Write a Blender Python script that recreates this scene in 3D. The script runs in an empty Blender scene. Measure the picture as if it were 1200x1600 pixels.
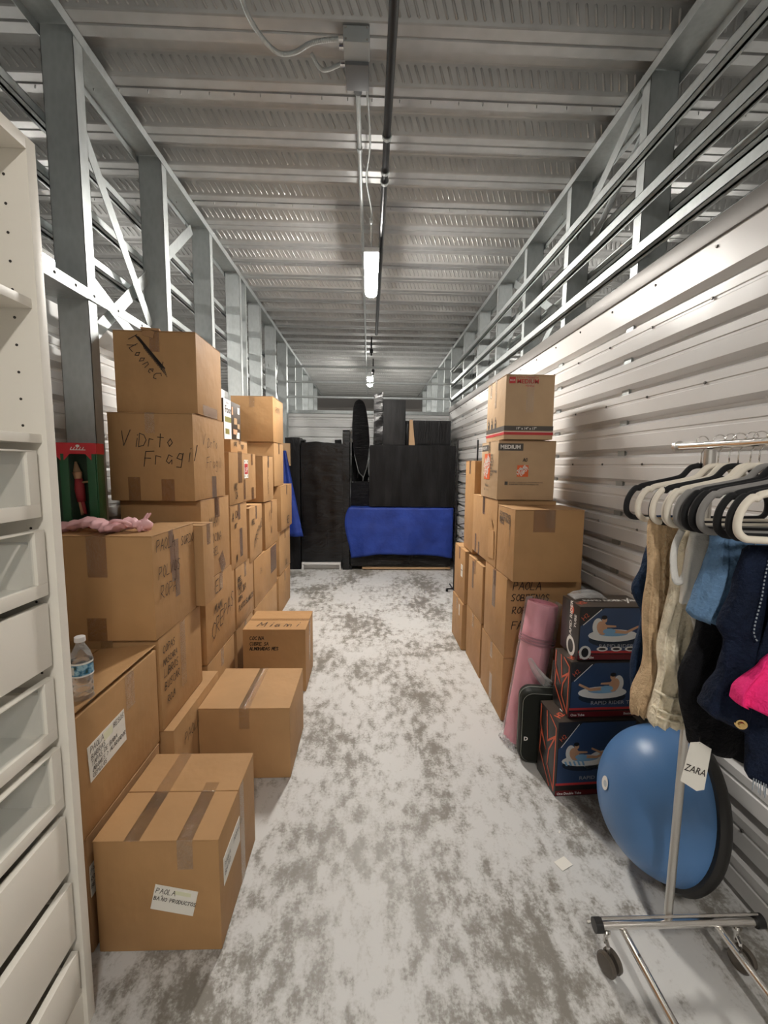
import bpy, math, random
from mathutils import Vector, Matrix, noise as mnoise
random.seed(7)
C = bpy.context.scene.collection
PI = math.pi

# ------------------------------------------------------------------ camera
HC = 1.62
pit, yaw, rol = 0.10743, -0.03482, 0.011025
_f = Vector((-math.sin(yaw)*math.cos(pit), math.cos(yaw)*math.cos(pit), -math.sin(pit)))
_r = Vector((math.cos(yaw), math.sin(yaw), 0)); _u = _r.cross(_f)
cr, sr = math.cos(rol), math.sin(rol)
RX = _r*cr + _u*sr; UP = _u*cr - _r*sr
cam = bpy.data.cameras.new('camera'); co = bpy.data.objects.new('camera', cam); C.objects.link(co)
cam.sensor_fit = 'VERTICAL'; cam.sensor_height = 24; cam.lens = 676.5/1600*24
cam.clip_start = 0.02; cam.clip_end = 100
m = Matrix((RX, UP, -_f)).transposed().to_4x4(); m.translation = Vector((0, 0, HC)); co.matrix_world = m
bpy.context.scene.camera = co

# ------------------------------------------------------------------ world, view
W = bpy.data.worlds.new('world'); bpy.context.scene.world = W; W.use_nodes = True
W.node_tree.nodes['Background'].inputs[0].default_value = (1.0, .97, .93, 1)
W.node_tree.nodes['Background'].inputs[1].default_value = 0.06
vs = bpy.context.scene.view_settings
bpy.context.scene.display_settings.display_device = 'sRGB'
vs.view_transform = 'Standard'; vs.look = 'None'; vs.gamma = 1; vs.use_curve_mapping = False
vs.exposure = 2.55
LAMP_E = 38.0      # emission of the tube diffusers
LAMPS = [  # x, y, z, label, strength factor
    (.005, 4.17, 3.36, 'bright strip lamp hanging from the ceiling deck over the middle of the aisle', 1.7),
    (.0, 9.2, 3.36, 'strip lamp under the ceiling deck far behind the back rails', 1.7),
    (.3, -1.3, 3.36, 'strip lamp over the near end of the aisle, behind the viewer', .95),
    (-2.78, 3.95, 3.36, 'glowing strip lamp left of the first galvanized column', 0.8),
    (-2.8, 9.6, 3.36, 'strip lamp far back in the space beyond the left columns', 0.7),
    (3.0, 4.4, 3.36, 'strip lamp in the space beyond the right wall', 1.0),
    (3.0, 9.6, 3.36, 'strip lamp far back in the space beyond the right wall', 1.2),
]

# ------------------------------------------------------------------ materials
def mat(name, col=(.5, .5, .5), rough=.5, metal=0, spec=.5, emit=None, alpha=None, trans=0, ior=1.45):
    mt = bpy.data.materials.new(name); mt.use_nodes = True
    b = mt.node_tree.nodes['Principled BSDF']
    b.inputs['Base Color'].default_value = (*col, 1); b.inputs['Roughness'].default_value = rough
    b.inputs['Metallic'].default_value = metal; b.inputs['Specular IOR Level'].default_value = spec
    b.inputs['IOR'].default_value = ior; b.inputs['Transmission Weight'].default_value = trans
    if emit: b.inputs['Emission Color'].default_value = (*emit[0], 1); b.inputs['Emission Strength'].default_value = emit[1]
    if alpha is not None: b.inputs['Alpha'].default_value = alpha
    return mt
def N(mt, t, **kw):
    n = mt.node_tree.nodes.new(t)
    for k, v in kw.items(): setattr(n, k, v)
    return n
def L(mt, a, b): mt.node_tree.links.new(a, b)
def coords(mt, scale=(1, 1, 1)):
    tc = N(mt, 'ShaderNodeTexCoord'); mp = N(mt, 'ShaderNodeMapping'); mp.inputs['Scale'].default_value = scale
    L(mt, tc.outputs['Object'], mp.inputs[0]); return mp.outputs[0]
def noise(mt, scale, vec, detail=4, rough=.55, dist=0):
    n = N(mt, 'ShaderNodeTexNoise'); n.inputs['Scale'].default_value = scale; n.inputs['Detail'].default_value = detail
    n.inputs['Roughness'].default_value = rough; n.inputs['Distortion'].default_value = dist
    L(mt, vec, n.inputs['Vector']); return n.outputs['Fac']
def ramp(mt, fac, stops):
    r = N(mt, 'ShaderNodeValToRGB'); e = r.color_ramp.elements
    while len(e) < len(stops): e.new(.5)
    for i, (p, c) in enumerate(stops): e[i].position = p; e[i].color = (*c, 1) if len(c) == 3 else c
    L(mt, fac, r.inputs[0]); return r.outputs[0]
def bump(mt, h, strength=.3, dist=.01):
    b = N(mt, 'ShaderNodeBump'); b.inputs['Strength'].default_value = strength; b.inputs['Distance'].default_value = dist
    L(mt, h, b.inputs['Height']); L(mt, b.outputs[0], mt.node_tree.nodes['Principled BSDF'].inputs['Normal'])
def math_(mt, op, a, b):
    n = N(mt, 'ShaderNodeMath', operation=op)
    for i, v in enumerate((a, b)):
        if isinstance(v, (int, float)): n.inputs[i].default_value = v
        else: L(mt, v, n.inputs[i])
    return n.outputs[0]
def bsdf(mt): return mt.node_tree.nodes['Principled BSDF']

def cardboard(name, base, var=.14):
    mt = mat(name, base, .62, spec=.35); v = coords(mt)
    d = tuple(c*(1-var) for c in base); l = tuple(min(1, c*(1+var*.5)) for c in base)
    L(mt, ramp(mt, noise(mt, 3.2, v, 5), [(.25, d), (.75, l)]), bsdf(mt).inputs['Base Color'])
    n1 = noise(mt, 5, v, 3); n2 = noise(mt, 60, coords(mt, (1, 1, .12)), 3)
    bump(mt, math_(mt, 'ADD', math_(mt, 'MULTIPLY', n1, 1.0), math_(mt, 'MULTIPLY', n2, .06)), .35, .03)
    return mt
CB = [cardboard('cardboard', (.43, .245, .108)), cardboard('cardboard_pale', (.46, .27, .125)), cardboard('cardboard_dark', (.375, .21, .10))]
CBP = cardboard('cardboard_printed', (.52, .36, .215))

def galvanized(name, base, rough, scale=14):
    mt = mat(name, base, rough, metal=.7); v = coords(mt, (1, 1, .5))
    vo = N(mt, 'ShaderNodeTexVoronoi'); vo.inputs['Scale'].default_value = scale*3; L(mt, v, vo.inputs['Vector'])
    f = math_(mt, 'ADD', math_(mt, 'MULTIPLY', vo.outputs['Distance'], .35), noise(mt, scale*.3, v, 5))
    L(mt, ramp(mt, f, [(.35, tuple(c*.86 for c in base)), (.95, tuple(min(1, c*1.08) for c in base))]), bsdf(mt).inputs['Base Color'])
    r = N(mt, 'ShaderNodeMapRange'); L(mt, noise(mt, scale, v, 3), r.inputs[0]); r.inputs[3].default_value = rough-.07; r.inputs[4].default_value = rough+.1
    L(mt, r.outputs[0], bsdf(mt).inputs['Roughness']); return mt
STEEL = galvanized('galvanized_steel', (.47, .50, .50), .48)
DECK = galvanized('galvanized_deck', (.44, .445, .44), .50, 5)
WALLM = mat('white_painted_panel', (.62, .605, .59), .33, metal=.0, spec=.6)
bump(WALLM, noise(WALLM, 1.6, coords(WALLM, (1, 1, 1)), 2), .25, .05)
BACKM = mat('white_back_panel', (.80, .80, .79), .4)
TRIMD = mat('dark_grey_trim', (.16, .15, .14), .45, metal=.3)
SCREW = mat('screw_metal', (.13, .12, .11), .4, metal=.7)
FLOOR = mat('worn_floor', (.6, .6, .58), .5, spec=.45)
v = coords(FLOOR)
vst = coords(FLOOR, (1, .62, 1))
nb = noise(FLOOR, 2.1, vst, 4, .55); nf = noise(FLOOR, 17, vst, 8, .68); ns = noise(FLOOR, 85, v, 4, .6)
nsum = math_(FLOOR, 'ADD', math_(FLOOR, 'MULTIPLY', nf, .60), math_(FLOOR, 'ADD', math_(FLOOR, 'MULTIPLY', nb, .62), math_(FLOOR, 'MULTIPLY', ns, .22)))
L(FLOOR, ramp(FLOOR, nsum, [(.60, (.215, .20, .175)), (.655, (.30, .285, .26)), (.70, (.47, .46, .44)), (.76, (.58, .575, .56))]), bsdf(FLOOR).inputs['Base Color'])
L(FLOOR, ramp(FLOOR, nsum, [(.60, (.40,)*3), (.76, (.56,)*3)]), bsdf(FLOOR).inputs['Roughness'])
bump(FLOOR, nsum, .12, .01)

WHITE = mat('white_laminate', (.80, .76, .68), .42)
WHITEIN = mat('white_laminate_inside', (.80, .76, .68), .5)
GLASS = mat('drawer_glass', (.85, .92, .88), .05, alpha=.16)
HOLE = mat('peg_hole', (.04, .035, .03), .8)
INK = mat('marker_ink', (.035, .025, .02), .55)
INKP = mat('print_ink', (.09, .08, .07), .6)
RED = mat('print_red', (.50, .04, .04), .5)
ORANGE = mat('print_orange', (.75, .13, .03), .5)
WPRINT = mat('print_white', (.78, .76, .72), .5)
PAPER = mat('label_paper', (.78, .75, .68), .6)
PAPERY = mat('label_highlight', (.72, .72, .52), .6)
def tape_m(name, col, gl, rough=.16):
    t = bpy.data.materials.new(name); t.use_nodes = True; nt = t.node_tree; nt.nodes.clear()
    out = N(t, 'ShaderNodeOutputMaterial'); mx = N(t, 'ShaderNodeMixShader'); tr = N(t, 'ShaderNodeBsdfTransparent'); g = N(t, 'ShaderNodeBsdfGlossy')
    tr.inputs[0].default_value = (*col, 1); g.inputs['Roughness'].default_value = rough; g.inputs['Color'].default_value = (.95, .92, .88, 1)
    b = N(t, 'ShaderNodeBump'); b.inputs['Strength'].default_value = .5; b.inputs['Distance'].default_value = .012
    L(t, noise(t, 45, coords(t), 4, .6, 1.5), b.inputs['Height']); L(t, b.outputs[0], g.inputs['Normal'])
    fr_ = N(t, 'ShaderNodeFresnel'); fr_.inputs[0].default_value = 1.5; L(t, b.outputs[0], fr_.inputs['Normal'])
    L(t, math_(t, 'ADD', math_(t, 'MULTIPLY', fr_.outputs[0], .35), gl), mx.inputs[0]); L(t, tr.outputs[0], mx.inputs[1]); L(t, g.outputs[0], mx.inputs[2]); L(t, mx.outputs[0], out.inputs[0])
    return t
def tape_old(name, col, alpha, rough=.16):
    t = mat(name, col, rough, spec=.6, alpha=alpha); v = coords(t, (1, 1, 1))
    bump(t, noise(t, 45, v, 4, .6, 1.5), .55, .012); return t
TAPE = tape_m('brown_tape', (.90, .86, .82), .02, .25)
TAPEC = tape_m('clear_tape', (.985, .98, .97), .035, .14)
TAPEG = tape_m('grey_tape', (.87, .845, .84), .04, .3)

def wrap(name, base, rough, sc=(1, 1, 5), k=9, s=.7, sp=.5):
    t = mat(name, base, rough, spec=sp); v = coords(t, sc)
    bump(t, noise(t, k, v, 5, .62, 1.0), s, .05)
    L(t, ramp(t, noise(t, 3, coords(t, (3, 3, .6)), 4), [(.35, tuple(c*.6 for c in base)), (.8, tuple(c*1.6+.006 for c in base))]), bsdf(t).inputs['Base Color']); return t
BWRAP = wrap('black_stretch_film', (.005, .005, .006), .16, (1.2, 1, 4), 2.6, .22)
BMATT = wrap('black_film_dull', (.006, .006, .007), .4, (4, 4, .5), 5, .35, .25)
BFOIL = wrap('black_crumpled_film', (.006, .006, .007), .15, (1, 1, 4), 9, 1.0)
DGREY = wrap('dark_grey_panel', (.020, .020, .021), .5, (6, 6, .6), 5, .15, .25)
WOOD = mat('bare_wood', (.42, .27, .15), .6)
BLUE = mat('blue_blanket', (.012, .045, .30), .62); bump(BLUE, noise(BLUE, 7, coords(BLUE), 4), .5, .03)
L(BLUE, ramp(BLUE, noise(BLUE, 4, coords(BLUE), 4), [(.3, (.006, .024, .18)), (.75, (.013, .045, .29))]), bsdf(BLUE).inputs['Base Color'])
BLACKM = mat('black_metal', (.012, .012, .013), .35, metal=.3)
CHROME = mat('chrome', (.80, .78, .75), .16, metal=1)
BRUSHED = mat('brushed_tube', (.62, .60, .57), .3, metal=1)
RUBBER = mat('black_plastic', (.02, .02, .02), .35)
VEL_B = mat('black_velvet', (.008, .008, .009), .85); VEL_W = mat('ivory_velvet', (.74, .68, .58), .75); VEL_G = mat('grey_velvet', (.24, .23, .22), .8)
def cloth(name, col, var=.25, k=120, sc=(1, 1, 1), rough=.85, bs=.4):
    t = mat(name, col, rough, spec=.25); v = coords(t, sc)
    L(t, ramp(t, noise(t, 9, v, 6, .65), [(.3, tuple(c*(1-var) for c in col)), (.75, tuple(min(1, c*(1+var)) for c in col))]), bsdf(t).inputs['Base Color'])
    bump(t, math_(t, 'ADD', noise(t, k, v, 3), math_(t, 'MULTIPLY', noise(t, 14, v, 5), 5.0)), bs, .02); return t
TAN = cloth('tan_corduroy', (.60, .43, .26)); CREAM = cloth('cream_denim', (.88, .79, .61), .12)
STITCH = mat('stitching', (.62, .50, .32), .7); STITCHB = mat('stitching_blue', (.30, .34, .38), .7)
IVORY = cloth('white_jersey', (.74, .72, .68), .06, 200, bs=.15); GREYW = cloth('sheer_white', (.60, .58, .53), .06, bs=.15)
BLACKC = cloth('black_denim', (.006, .006, .008), .2); NAVY = cloth('navy_denim', (.005, .010, .027), .5)
LBLUE = cloth('light_denim', (.13, .235, .39), .2); DBLUE = cloth('blue_denim', (.014, .032, .075), .4)
PINKH = cloth('hot_pink_cloth', (.85, .03, .20), .1); FUR = cloth('cream_fleece', (.72, .66, .55), .12, 60, bs=1)
BRASS = mat('gold_button', (.75, .52, .22), .25, metal=1)
PINKM = mat('pink_foam', (.88, .38, .47), .6); bump(PINKM, noise(PINKM, 150, coords(PINKM), 2), .2, .004)
PINKR = mat('pink_tulle', (.85, .50, .52), .5, alpha=.82); REDB = mat('red_box_card', (.55, .02, .03), .4)
GREENB = mat('green_box_card', (.012, .085, .03), .35); GREEND = mat('dark_green_backing', (.012, .04, .016), .5)
SKIN = mat('picture_skin', (.62, .34, .20), .6); DOLLR = mat('doll_red', (.42, .05, .06), .6)
TBOX = mat('tube_box_black', (.022, .018, .017), .3); TNAVY = mat('tube_picture_navy', (.035, .065, .14), .3)
TTOP = mat('tube_box_brown', (.06, .045, .035), .35); TORANGE = mat('zigzag_orange', (.62, .11, .05), .45); TMAR = mat('maroon_band', (.14, .012, .015), .35)
PBLUE = mat('picture_light_blue', (.22, .42, .62), .5); PHAIR = mat('picture_hair', (.01, .008, .008), .6); PSHADE = mat('picture_dark', (.012, .02, .035), .5)
TEXTG = mat('picture_text', (.42, .42, .45), .5)
BOSU = mat('blue_rubber_dome', (.09, .21, .44), .36, spec=.5); bump(BOSU, noise(BOSU, 30, coords(BOSU, (6, 1, 1)), 3), .06, .01)
BOSUK = mat('black_rubber_base', (.015, .014, .013), .45)
CASE = mat('dark_case', (.010, .012, .009), .6, spec=.3); CASEG = mat('case_piping', (.22, .23, .20), .4)
def film(name, a, col=(.9, .9, .9), rough=.06):
    t = mat(name, col, rough, spec=.9); v = coords(t)
    n = noise(t, 16, v, 5, .65, 1.8); bump(t, n, 1.0, .04)
    lw = N(t, 'ShaderNodeLayerWeight'); lw.inputs[0].default_value = .35
    L(t, math_(t, 'ADD', math_(t, 'MULTIPLY', lw.outputs['Fresnel'], .35), a), bsdf(t).inputs['Alpha']); return t
FILM = film('clear_film', .13); FILMB = film('clear_bag', .25)
PET = film('clear_pet', .13, (.92, .95, .97), .03); WATER = mat('water', (.97, .98, 1), .01, trans=1, ior=1.33)
BLABEL = mat('bottle_label', (.05, .2, .3), .4); vv = coords(BLABEL, (1, 1, 1))
L(BLABEL, ramp(BLABEL, noise(BLABEL, 55, vv, 3), [(.40, (.02, .06, .05)), (.50, (.03, .16, .30)), (.62, (.30, .50, .60))]), bsdf(BLABEL).inputs['Base Color'])
CAPW = mat('white_cap', (.8, .78, .78), .4)
def lamp_mat(k): return mat('lit_diffuser', (1, 1, 1), .5, emit=((1.0, .955, .89), LAMP_E*k))
HOUSE = mat('lamp_housing', (.75, .75, .74), .4)
GREYBOX = mat('conduit_box', (.42, .45, .46), .5, metal=.3); DGBOX = mat('junction_box_dark', (.15, .16, .17), .5, metal=.2)
FOODW = mat('food_box_white', (.78, .76, .78), .45); FOODD = mat('food_box_dark', (.05, .035, .025), .45); FOODG = mat('food_box_olive', (.22, .20, .05), .5)

# ------------------------------------------------------------------ mesh builder
class MB:
    def __init__(s): s.v = []; s.f = []; s.m = []
    def add(s, vs_, fs, mi=0):
        o = len(s.v); s.v += [tuple(p) for p in vs_]; s.f += [tuple(i+o for i in f) for f in fs]; s.m += [mi]*len(fs); return s
    def box(s, x0, x1, y0, y1, z0, z1, mi=0, M=None):
        p = [Vector(q) for q in ((x0, y0, z0), (x1, y0, z0), (x1, y1, z0), (x0, y1, z0), (x0, y0, z1), (x1, y0, z1), (x1, y1, z1), (x0, y1, z1))]
        if M is not None: p = [M @ q for q in p]
        return s.add(p, [(0, 3, 2, 1), (4, 5, 6, 7), (0, 1, 5, 4), (1, 2, 6, 5), (2, 3, 7, 6), (3, 0, 4, 7)], mi)
    def rings(s, rs, mi=0, caps=True, closed=True, loop=False):
        n = len(rs[0]); vs_ = [p for r in rs for p in r]; fs = []
        R = len(rs)
        for i in range(R if loop else R-1):
            a, b = i*n, ((i+1) % R)*n
            for j in range(n if closed else n-1): fs.append((a+j, a+(j+1) % n, b+(j+1) % n, b+j))
        if caps and not loop and closed: fs.append(tuple(range(n-1, -1, -1))); fs.append(tuple((R-1)*n+j for j in range(n)))
        return s.add(vs_, fs, mi)
    def tube(s, path, r, n=8, closed=False, mi=0, flat=1.0, up=(0, 0, 1)):
        P = [Vector(p) for p in path]; rs = []
        K = len(P); u0 = Vector(up); prev = None
        for i in range(K):
            if closed: t = P[(i+1) % K]-P[i-1]
            else: t = P[min(i+1, K-1)]-P[max(i-1, 0)]
            t.normalize()
            if prev is None:
                a = t.cross(u0)
                if a.length < 1e-3: a = t.cross(Vector((1, 0, 0)))
                a.normalize()
            else: a = (prev - t*prev.dot(t)).normalized()
            prev = a; b = t.cross(a); rr = r[i] if isinstance(r, (list, tuple)) else r
            rs.append([P[i] + a*math.cos(2*PI*j/n)*rr*flat + b*math.sin(2*PI*j/n)*rr for j in range(n)])
        return s.rings(rs, mi, loop=closed)
    def cyl(s, p0, p1, r0, r1=None, n=20, mi=0):
        return s.tube([p0, p1], [r0, r0 if r1 is None else r1], n, mi=mi)
    def lathe(s, prof, n=32, mi=0, M=None, caps=True):
        rs = [[Vector((r*math.cos(2*PI*j/n), r*math.sin(2*PI*j/n), z)) for j in range(n)] for r, z in prof]
        if M is not None: rs = [[M @ p for p in r] for r in rs]
        return s.rings(rs, mi, caps=caps)
    def extr(s, prof, a, b, mi=0):
        """closed profile list of points (callables of Vector) swept from offset a to offset b"""
        A = [Vector(p)+Vector(a) for p in prof]; B = [Vector(p)+Vector(b) for p in prof]; return s.rings([A, B], mi)
    def build(s, name, mats, parent=None, smooth=False, bevel=0, seg=2):
        me = bpy.data.meshes.new(name); me.from_pydata(s.v, [], s.f)
        if not isinstance(mats, (list, tuple)): mats = [mats]
        for mm in mats: me.materials.append(mm)
        if len(mats) > 1: me.polygons.foreach_set('material_index', s.m)
        me.validate(); me.update()
        import bmesh
        bm = bmesh.new(); bm.from_mesh(me); bmesh.ops.recalc_face_normals(bm, faces=bm.faces)
        if bevel: bmesh.ops.bevel(bm, geom=[e for e in bm.edges], offset=bevel, segments=seg, profile=.6, affect='EDGES', clamp_overlap=True)
        bm.to_mesh(me); bm.free()
        if smooth or bevel:
            me.polygons.foreach_set('use_smooth', [True]*len(me.polygons))
            if not smooth or bevel or smooth == 'auto':
                try: me.set_sharp_from_angle(angle=math.radians(38))
                except Exception: pass
        o = bpy.data.objects.new(name, me); C.objects.link(o)
        if parent: o.parent = parent
        return o
def thing(name, label, cat, loc=(0, 0, 0), rz=0, group=None, rot=None):
    o = bpy.data.objects.new(name, None); C.objects.link(o); o.empty_display_size = .1
    o.location = loc; o.rotation_euler = rot if rot else (0, 0, rz); o['label'] = label; o['category'] = cat
    if group: o['group'] = group
    return o
def tag(o, label, cat, group=None, kind=None):
    o['label'] = label; o['category'] = cat
    if group: o['group'] = group
    if kind: o['kind'] = kind
    return o
def struct(o): o['kind'] = 'structure'; return o

# stroke letters for handwriting
SF = {'A': [[(0, 0), (.5, 1), (1, 0)], [(.2, .4), (.8, .4)]], 'B': [[(0, 0), (0, 1), (.7, .9), (.6, .55), (0, .5), (.8, .4), (.8, .1), (0, 0)]],
 'C': [[(.9, .85), (.5, 1), (.1, .6), (.1, .3), (.5, 0), (.9, .15)]], 'D': [[(0, 0), (0, 1), (.6, .9), (.9, .5), (.6, .1), (0, 0)]],
 'E': [[(.9, 1), (0, .95), (.05, 0), (.9, 0)], [(0, .5), (.7, .5)]], 'F': [[(1, 1), (.1, .95), (0, 0)], [(0, .5), (.7, .55)]],
 'G': [[(.9, .85), (.5, 1), (.1, .6), (.1, .3), (.5, 0), (.9, .2), (.9, .5), (.5, .5)]], 'H': [[(0, 0), (0, 1)], [(.8, 0), (.8, 1)], [(0, .5), (.8, .5)]],
 'I': [[(.4, 0), (.5, 1)]], 'J': [[(.8, 1), (.7, .2), (.4, 0), (.1, .2)]], 'L': [[(.1, 1), (0, 0), (.8, .05)]],
 'M': [[(0, 0), (.1, 1), (.5, .3), (.9, 1), (1, 0)]], 'N': [[(0, 0), (.1, 1), (.8, 0), (.9, 1)]], 'O': [[(.5, 1), (.1, .6), (.15, .2), (.5, 0), (.9, .3), (.85, .8), (.5, 1)]],
 'P': [[(0, 0), (.05, 1), (.7, .95), (.8, .6), (.1, .45)]], 'Q': [[(.5, 1), (.1, .6), (.15, .2), (.5, 0), (.9, .3), (.85, .8), (.5, 1)], [(.5, .3), (1, -.1)]],
 'R': [[(0, 0), (.05, 1), (.7, .95), (.75, .6), (.1, .45), (.9, 0)]], 'S': [[(.85, .9), (.4, 1), (.1, .75), (.8, .35), (.6, 0), (.05, .1)]],
 'T': [[(0, .95), (1, 1)], [(.5, 1), (.4, 0)]], 'U': [[(0, 1), (.05, .2), (.4, 0), (.8, .2), (.85, 1)]], 'V': [[(0, 1), (.35, 0), (1, 1.1)]],
 'X': [[(0, 0), (.9, 1)], [(0, 1), (.9, 0)]], 'Y': [[(0, 1), (.4, .5), (.9, 1)], [(.4, .5), (.3, 0)]], 'Z': [[(0, 1), (.9, 1), (0, 0), (.9, 0)]],
 '~': [[(.1, 1.25), (.4, 1.4), (.7, 1.25)]], '>': [[(0, .9), (.8, .5), (0, .1)]],
 'a': [[(.7, .5), (.3, .6), (.1, .2), (.4, 0), (.7, .3), (.75, 0)]], 'c': [[(.7, .5), (.3, .6), (.1, .2), (.4, 0), (.7, .1)]],
 'f': [[(.9, .9), (.5, 1), (.35, .6), (.3, -.3)], [(0, .5), (.7, .55)]], 'g': [[(.7, .55), (.3, .6), (.1, .3), (.6, .15), (.7, .6), (.6, -.35), (.1, -.3)]],
 'i': [[(.3, 0), (.35, .6)], [(.35, .85), (.4, .92)]], 'l': [[(.3, 0), (.45, 1)]], 'm': [[(0, 0), (.05, .6), (.3, .5), (.4, 0), (.5, .55), (.8, .5), (.9, 0)]],
 'n': [[(0, 0), (.05, .6), (.5, .55), (.6, 0)]], 'o': [[(.4, .6), (.1, .3), (.4, 0), (.7, .3), (.4, .6)]], 'r': [[(.05, 0), (.1, .6), (.6, .55)]], 't': [[(.3, 1), (.3, 0)], [(0, .7), (.7, .7)]],
 'd': [[(.7, .45), (.2, .5), (.1, .1), (.6, .05), (.75, 1)]], 'e': [[(.1, .3), (.7, .35), (.4, .6), (.1, .3), (.4, 0), (.7, .1)]], 's': [[(.6, .55), (.2, .5), (.5, .25), (.1, .02)]]}
rh = random.Random(3)
def scribble(mb, F, text, u, v, h, w=.0035, adv=.72, slant=.12, rise=0, off=.0024, mi=0):
    """handwriting: F=(O,U,V,N) face frame, (u,v) baseline start, h letter height"""
    O, U, V, Nn = F; cx = 0
    for k, ch in enumerate(text):
        if ch == ' ': cx += h*adv*.8; continue
        for st in SF.get(ch, SF['C']):
            pts = [(u+cx+(p[0]*.62+p[1]*slant)*h+rh.uniform(-.02, .02)*h, v+(cx)*rise+(p[1]+rh.uniform(-.04, .04))*h) for p in st]
            for a, b in zip(pts, pts[1:]): stroke(mb, F, a, b, w, off, mi)
        cx += h*adv*(.5 if ch in 'IiJl~' else 1)
    return mb
def stroke(mb, F, a, b, w, off=.0018, mi=0):
    O, U, V, Nn = F; dx, dy = b[0]-a[0], b[1]-a[1]; l = math.hypot(dx, dy) or 1e-6; nx, ny = -dy/l*w/2, dx/l*w/2; ex, ey = dx/l*w*.4, dy/l*w*.4
    q = [(a[0]-ex+nx, a[1]-ey+ny), (a[0]-ex-nx, a[1]-ey-ny), (b[0]+ex-nx, b[1]+ey-ny), (b[0]+ex+nx, b[1]+ey+ny)]
    mb.add([O+U*p[0]+V*p[1]+Nn*off for p in q], [(0, 1, 2, 3)], mi)
def patch(mb, F, pts, off=.001, mi=0):
    O, U, V, Nn = F; mb.add([O+U*p[0]+V*p[1]+Nn*off for p in pts], [tuple(range(len(pts)))], mi); return mb
def slab(mb, F, u0, v0, u1, v1, t=.0008, mi=0, ang=0, base=0):
    O, U, V, Nn = F; c, s_ = math.cos(ang), math.sin(ang); cx, cy = (u0+u1)/2, (v0+v1)/2
    def q(u, v, k): du, dv = u-cx, v-cy; return O+U*(cx+du*c-dv*s_)+V*(cy+du*s_+dv*c)+Nn*k
    p = [q(*a, base) for a in ((u0, v0), (u1, v0), (u1, v1), (u0, v1))]+[q(*a, base+t) for a in ((u0, v0), (u1, v0), (u1, v1), (u0, v1))]
    mb.add(p, [(0, 3, 2, 1), (4, 5, 6, 7), (0, 1, 5, 4), (1, 2, 6, 5), (2, 3, 7, 6), (3, 0, 4, 7)], mi); return mb
def disc(mb, F, u, v, ru, rv, off=.001, mi=0, n=20, a0=0, a1=2*PI, ang=0):
    c, s_ = math.cos(ang), math.sin(ang); pts = []
    for i in range(n):
        a = a0+(a1-a0)*i/(n if a1-a0 > 6.2 else n-1); x, y = ru*math.cos(a), rv*math.sin(a); pts.append((u+x*c-y*s_, v+x*s_+y*c))
    return patch(mb, F, pts, off, mi)
def printed(mb, F, text, u, v, size, mi=0, off=.0016, ang=0, sx=1, shear=0, bold=0):
    cu = bpy.data.curves.new('txt', 'FONT'); cu.body = text; cu.size = size; cu.shear = shear; cu.offset = bold; cu.resolution_u = 2
    ob = bpy.data.objects.new('txt', cu); me = bpy.data.meshes.new_from_object(ob)
    O, U, V, Nn = F; c, s_ = math.cos(ang), math.sin(ang)
    vv_ = []
    for p in me.vertices:
        x, y = p.co.x*sx, p.co.y; vv_.append(O+U*(u+x*c-y*s_)+V*(v+x*s_+y*c)+Nn*off)
    mb.add(vv_, [tuple(pl.vertices) for pl in me.polygons], mi)
    bpy.data.objects.remove(ob); bpy.data.curves.remove(cu); bpy.data.meshes.remove(me); return mb

# ------------------------------------------------------------------ large structure
XW = 1.40      # right wall inner face
def floor():
    mb = MB(); mb.box(-6, 6, -3.2, 14, -.1, 0); return struct(mb.build('floor', FLOOR))
floor()

def corr(z0, z1, p, phase, depth=.042):
    """profile (offset, z) of horizontal trapezoid ribbing, offset 0 = room side"""
    out = []; z = phase
    while z > z0: z -= p
    while z < z1:
        out += [(0, z), (depth, z-.020), (depth, z-.036), (0, z-.054), (0, z-.088), (.004, z-.092), (.004, z-.102), (0, z-.106)][::-1]
        z += p
    out = [q for q in out if z0 <= q[1] <= z1]
    out.sort(key=lambda q: q[1]); return [(0, z0)]+out+[(0, z1)]
def ribbed(name, prof, a, b, outdir, material, screws=None):
    mb = MB(); a = Vector(a); b = Vector(b); o = Vector(outdir)
    back = [(.055, prof[-1][1]), (.055, prof[0][1])]
    A = [a+o*q[0]+Vector((0, 0, q[1])) for q in prof+back]; B = [b+o*q[0]+Vector((0, 0, q[1])) for q in prof+back]
    mb.rings([A, B], 0, caps=False)
    if screws:
        d = (b-a).normalized(); Lg = (b-a).length
        for zz in screws:
            s_ = .25
            while s_ < Lg:
                c = a+d*s_+Vector((0, 0, zz)); mb.cyl(c, c-o*.006, .007, .005, 8, 1); s_ += .38
    return struct(mb.build(name, [material, SCREW]))
profR = corr(0, 2.56, .1695, 2.407)
ribbed('wall_right', profR, (XW, -3.0, 0), (XW, 7.72, 0), (1, 0, 0), WALLM, [2.515, 2.345-.17*0-.03, 1.977, 1.64, 1.30, .96, .62, .28])
ribbed('wall_left', corr(0, 2.42, .1695, 2.3), (-1.60, -3.0, 0), (-1.60, 7.72, 0), (-1, 0, 0), BACKM)
ribbed('wall_back', corr(0, 2.52, .1695, 2.45), (-1.6, 7.72, 0), (XW, 7.72, 0), (0, 1, 0), BACKM)
ribbed('wall_far', corr(0, 3.12, .1695, 2.45), (-2.5, 13.2, 0), (2.5, 13.2, 0), (0, 1, 0), BACKM)
mb = MB(); mb.box(-6, 6, -3.2, -3.1, 0, 3.9); struct(mb.build('wall_bounce', BACKM))  # pale wall added behind the camera to bounce light forward
mb = MB(); mb.box(-6, 6, 13.9, 14, 0, 3.9); struct(mb.build('wall_gap_backing', TRIMD))  # dark wall added so no world light shows over wall_far
mb = MB(); mb.box(-6.1, -6, -3.2, 14, 0, 3.9); struct(mb.build('wall_closure_left', BACKM))  # added closure, keeps world light out on the left
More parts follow.
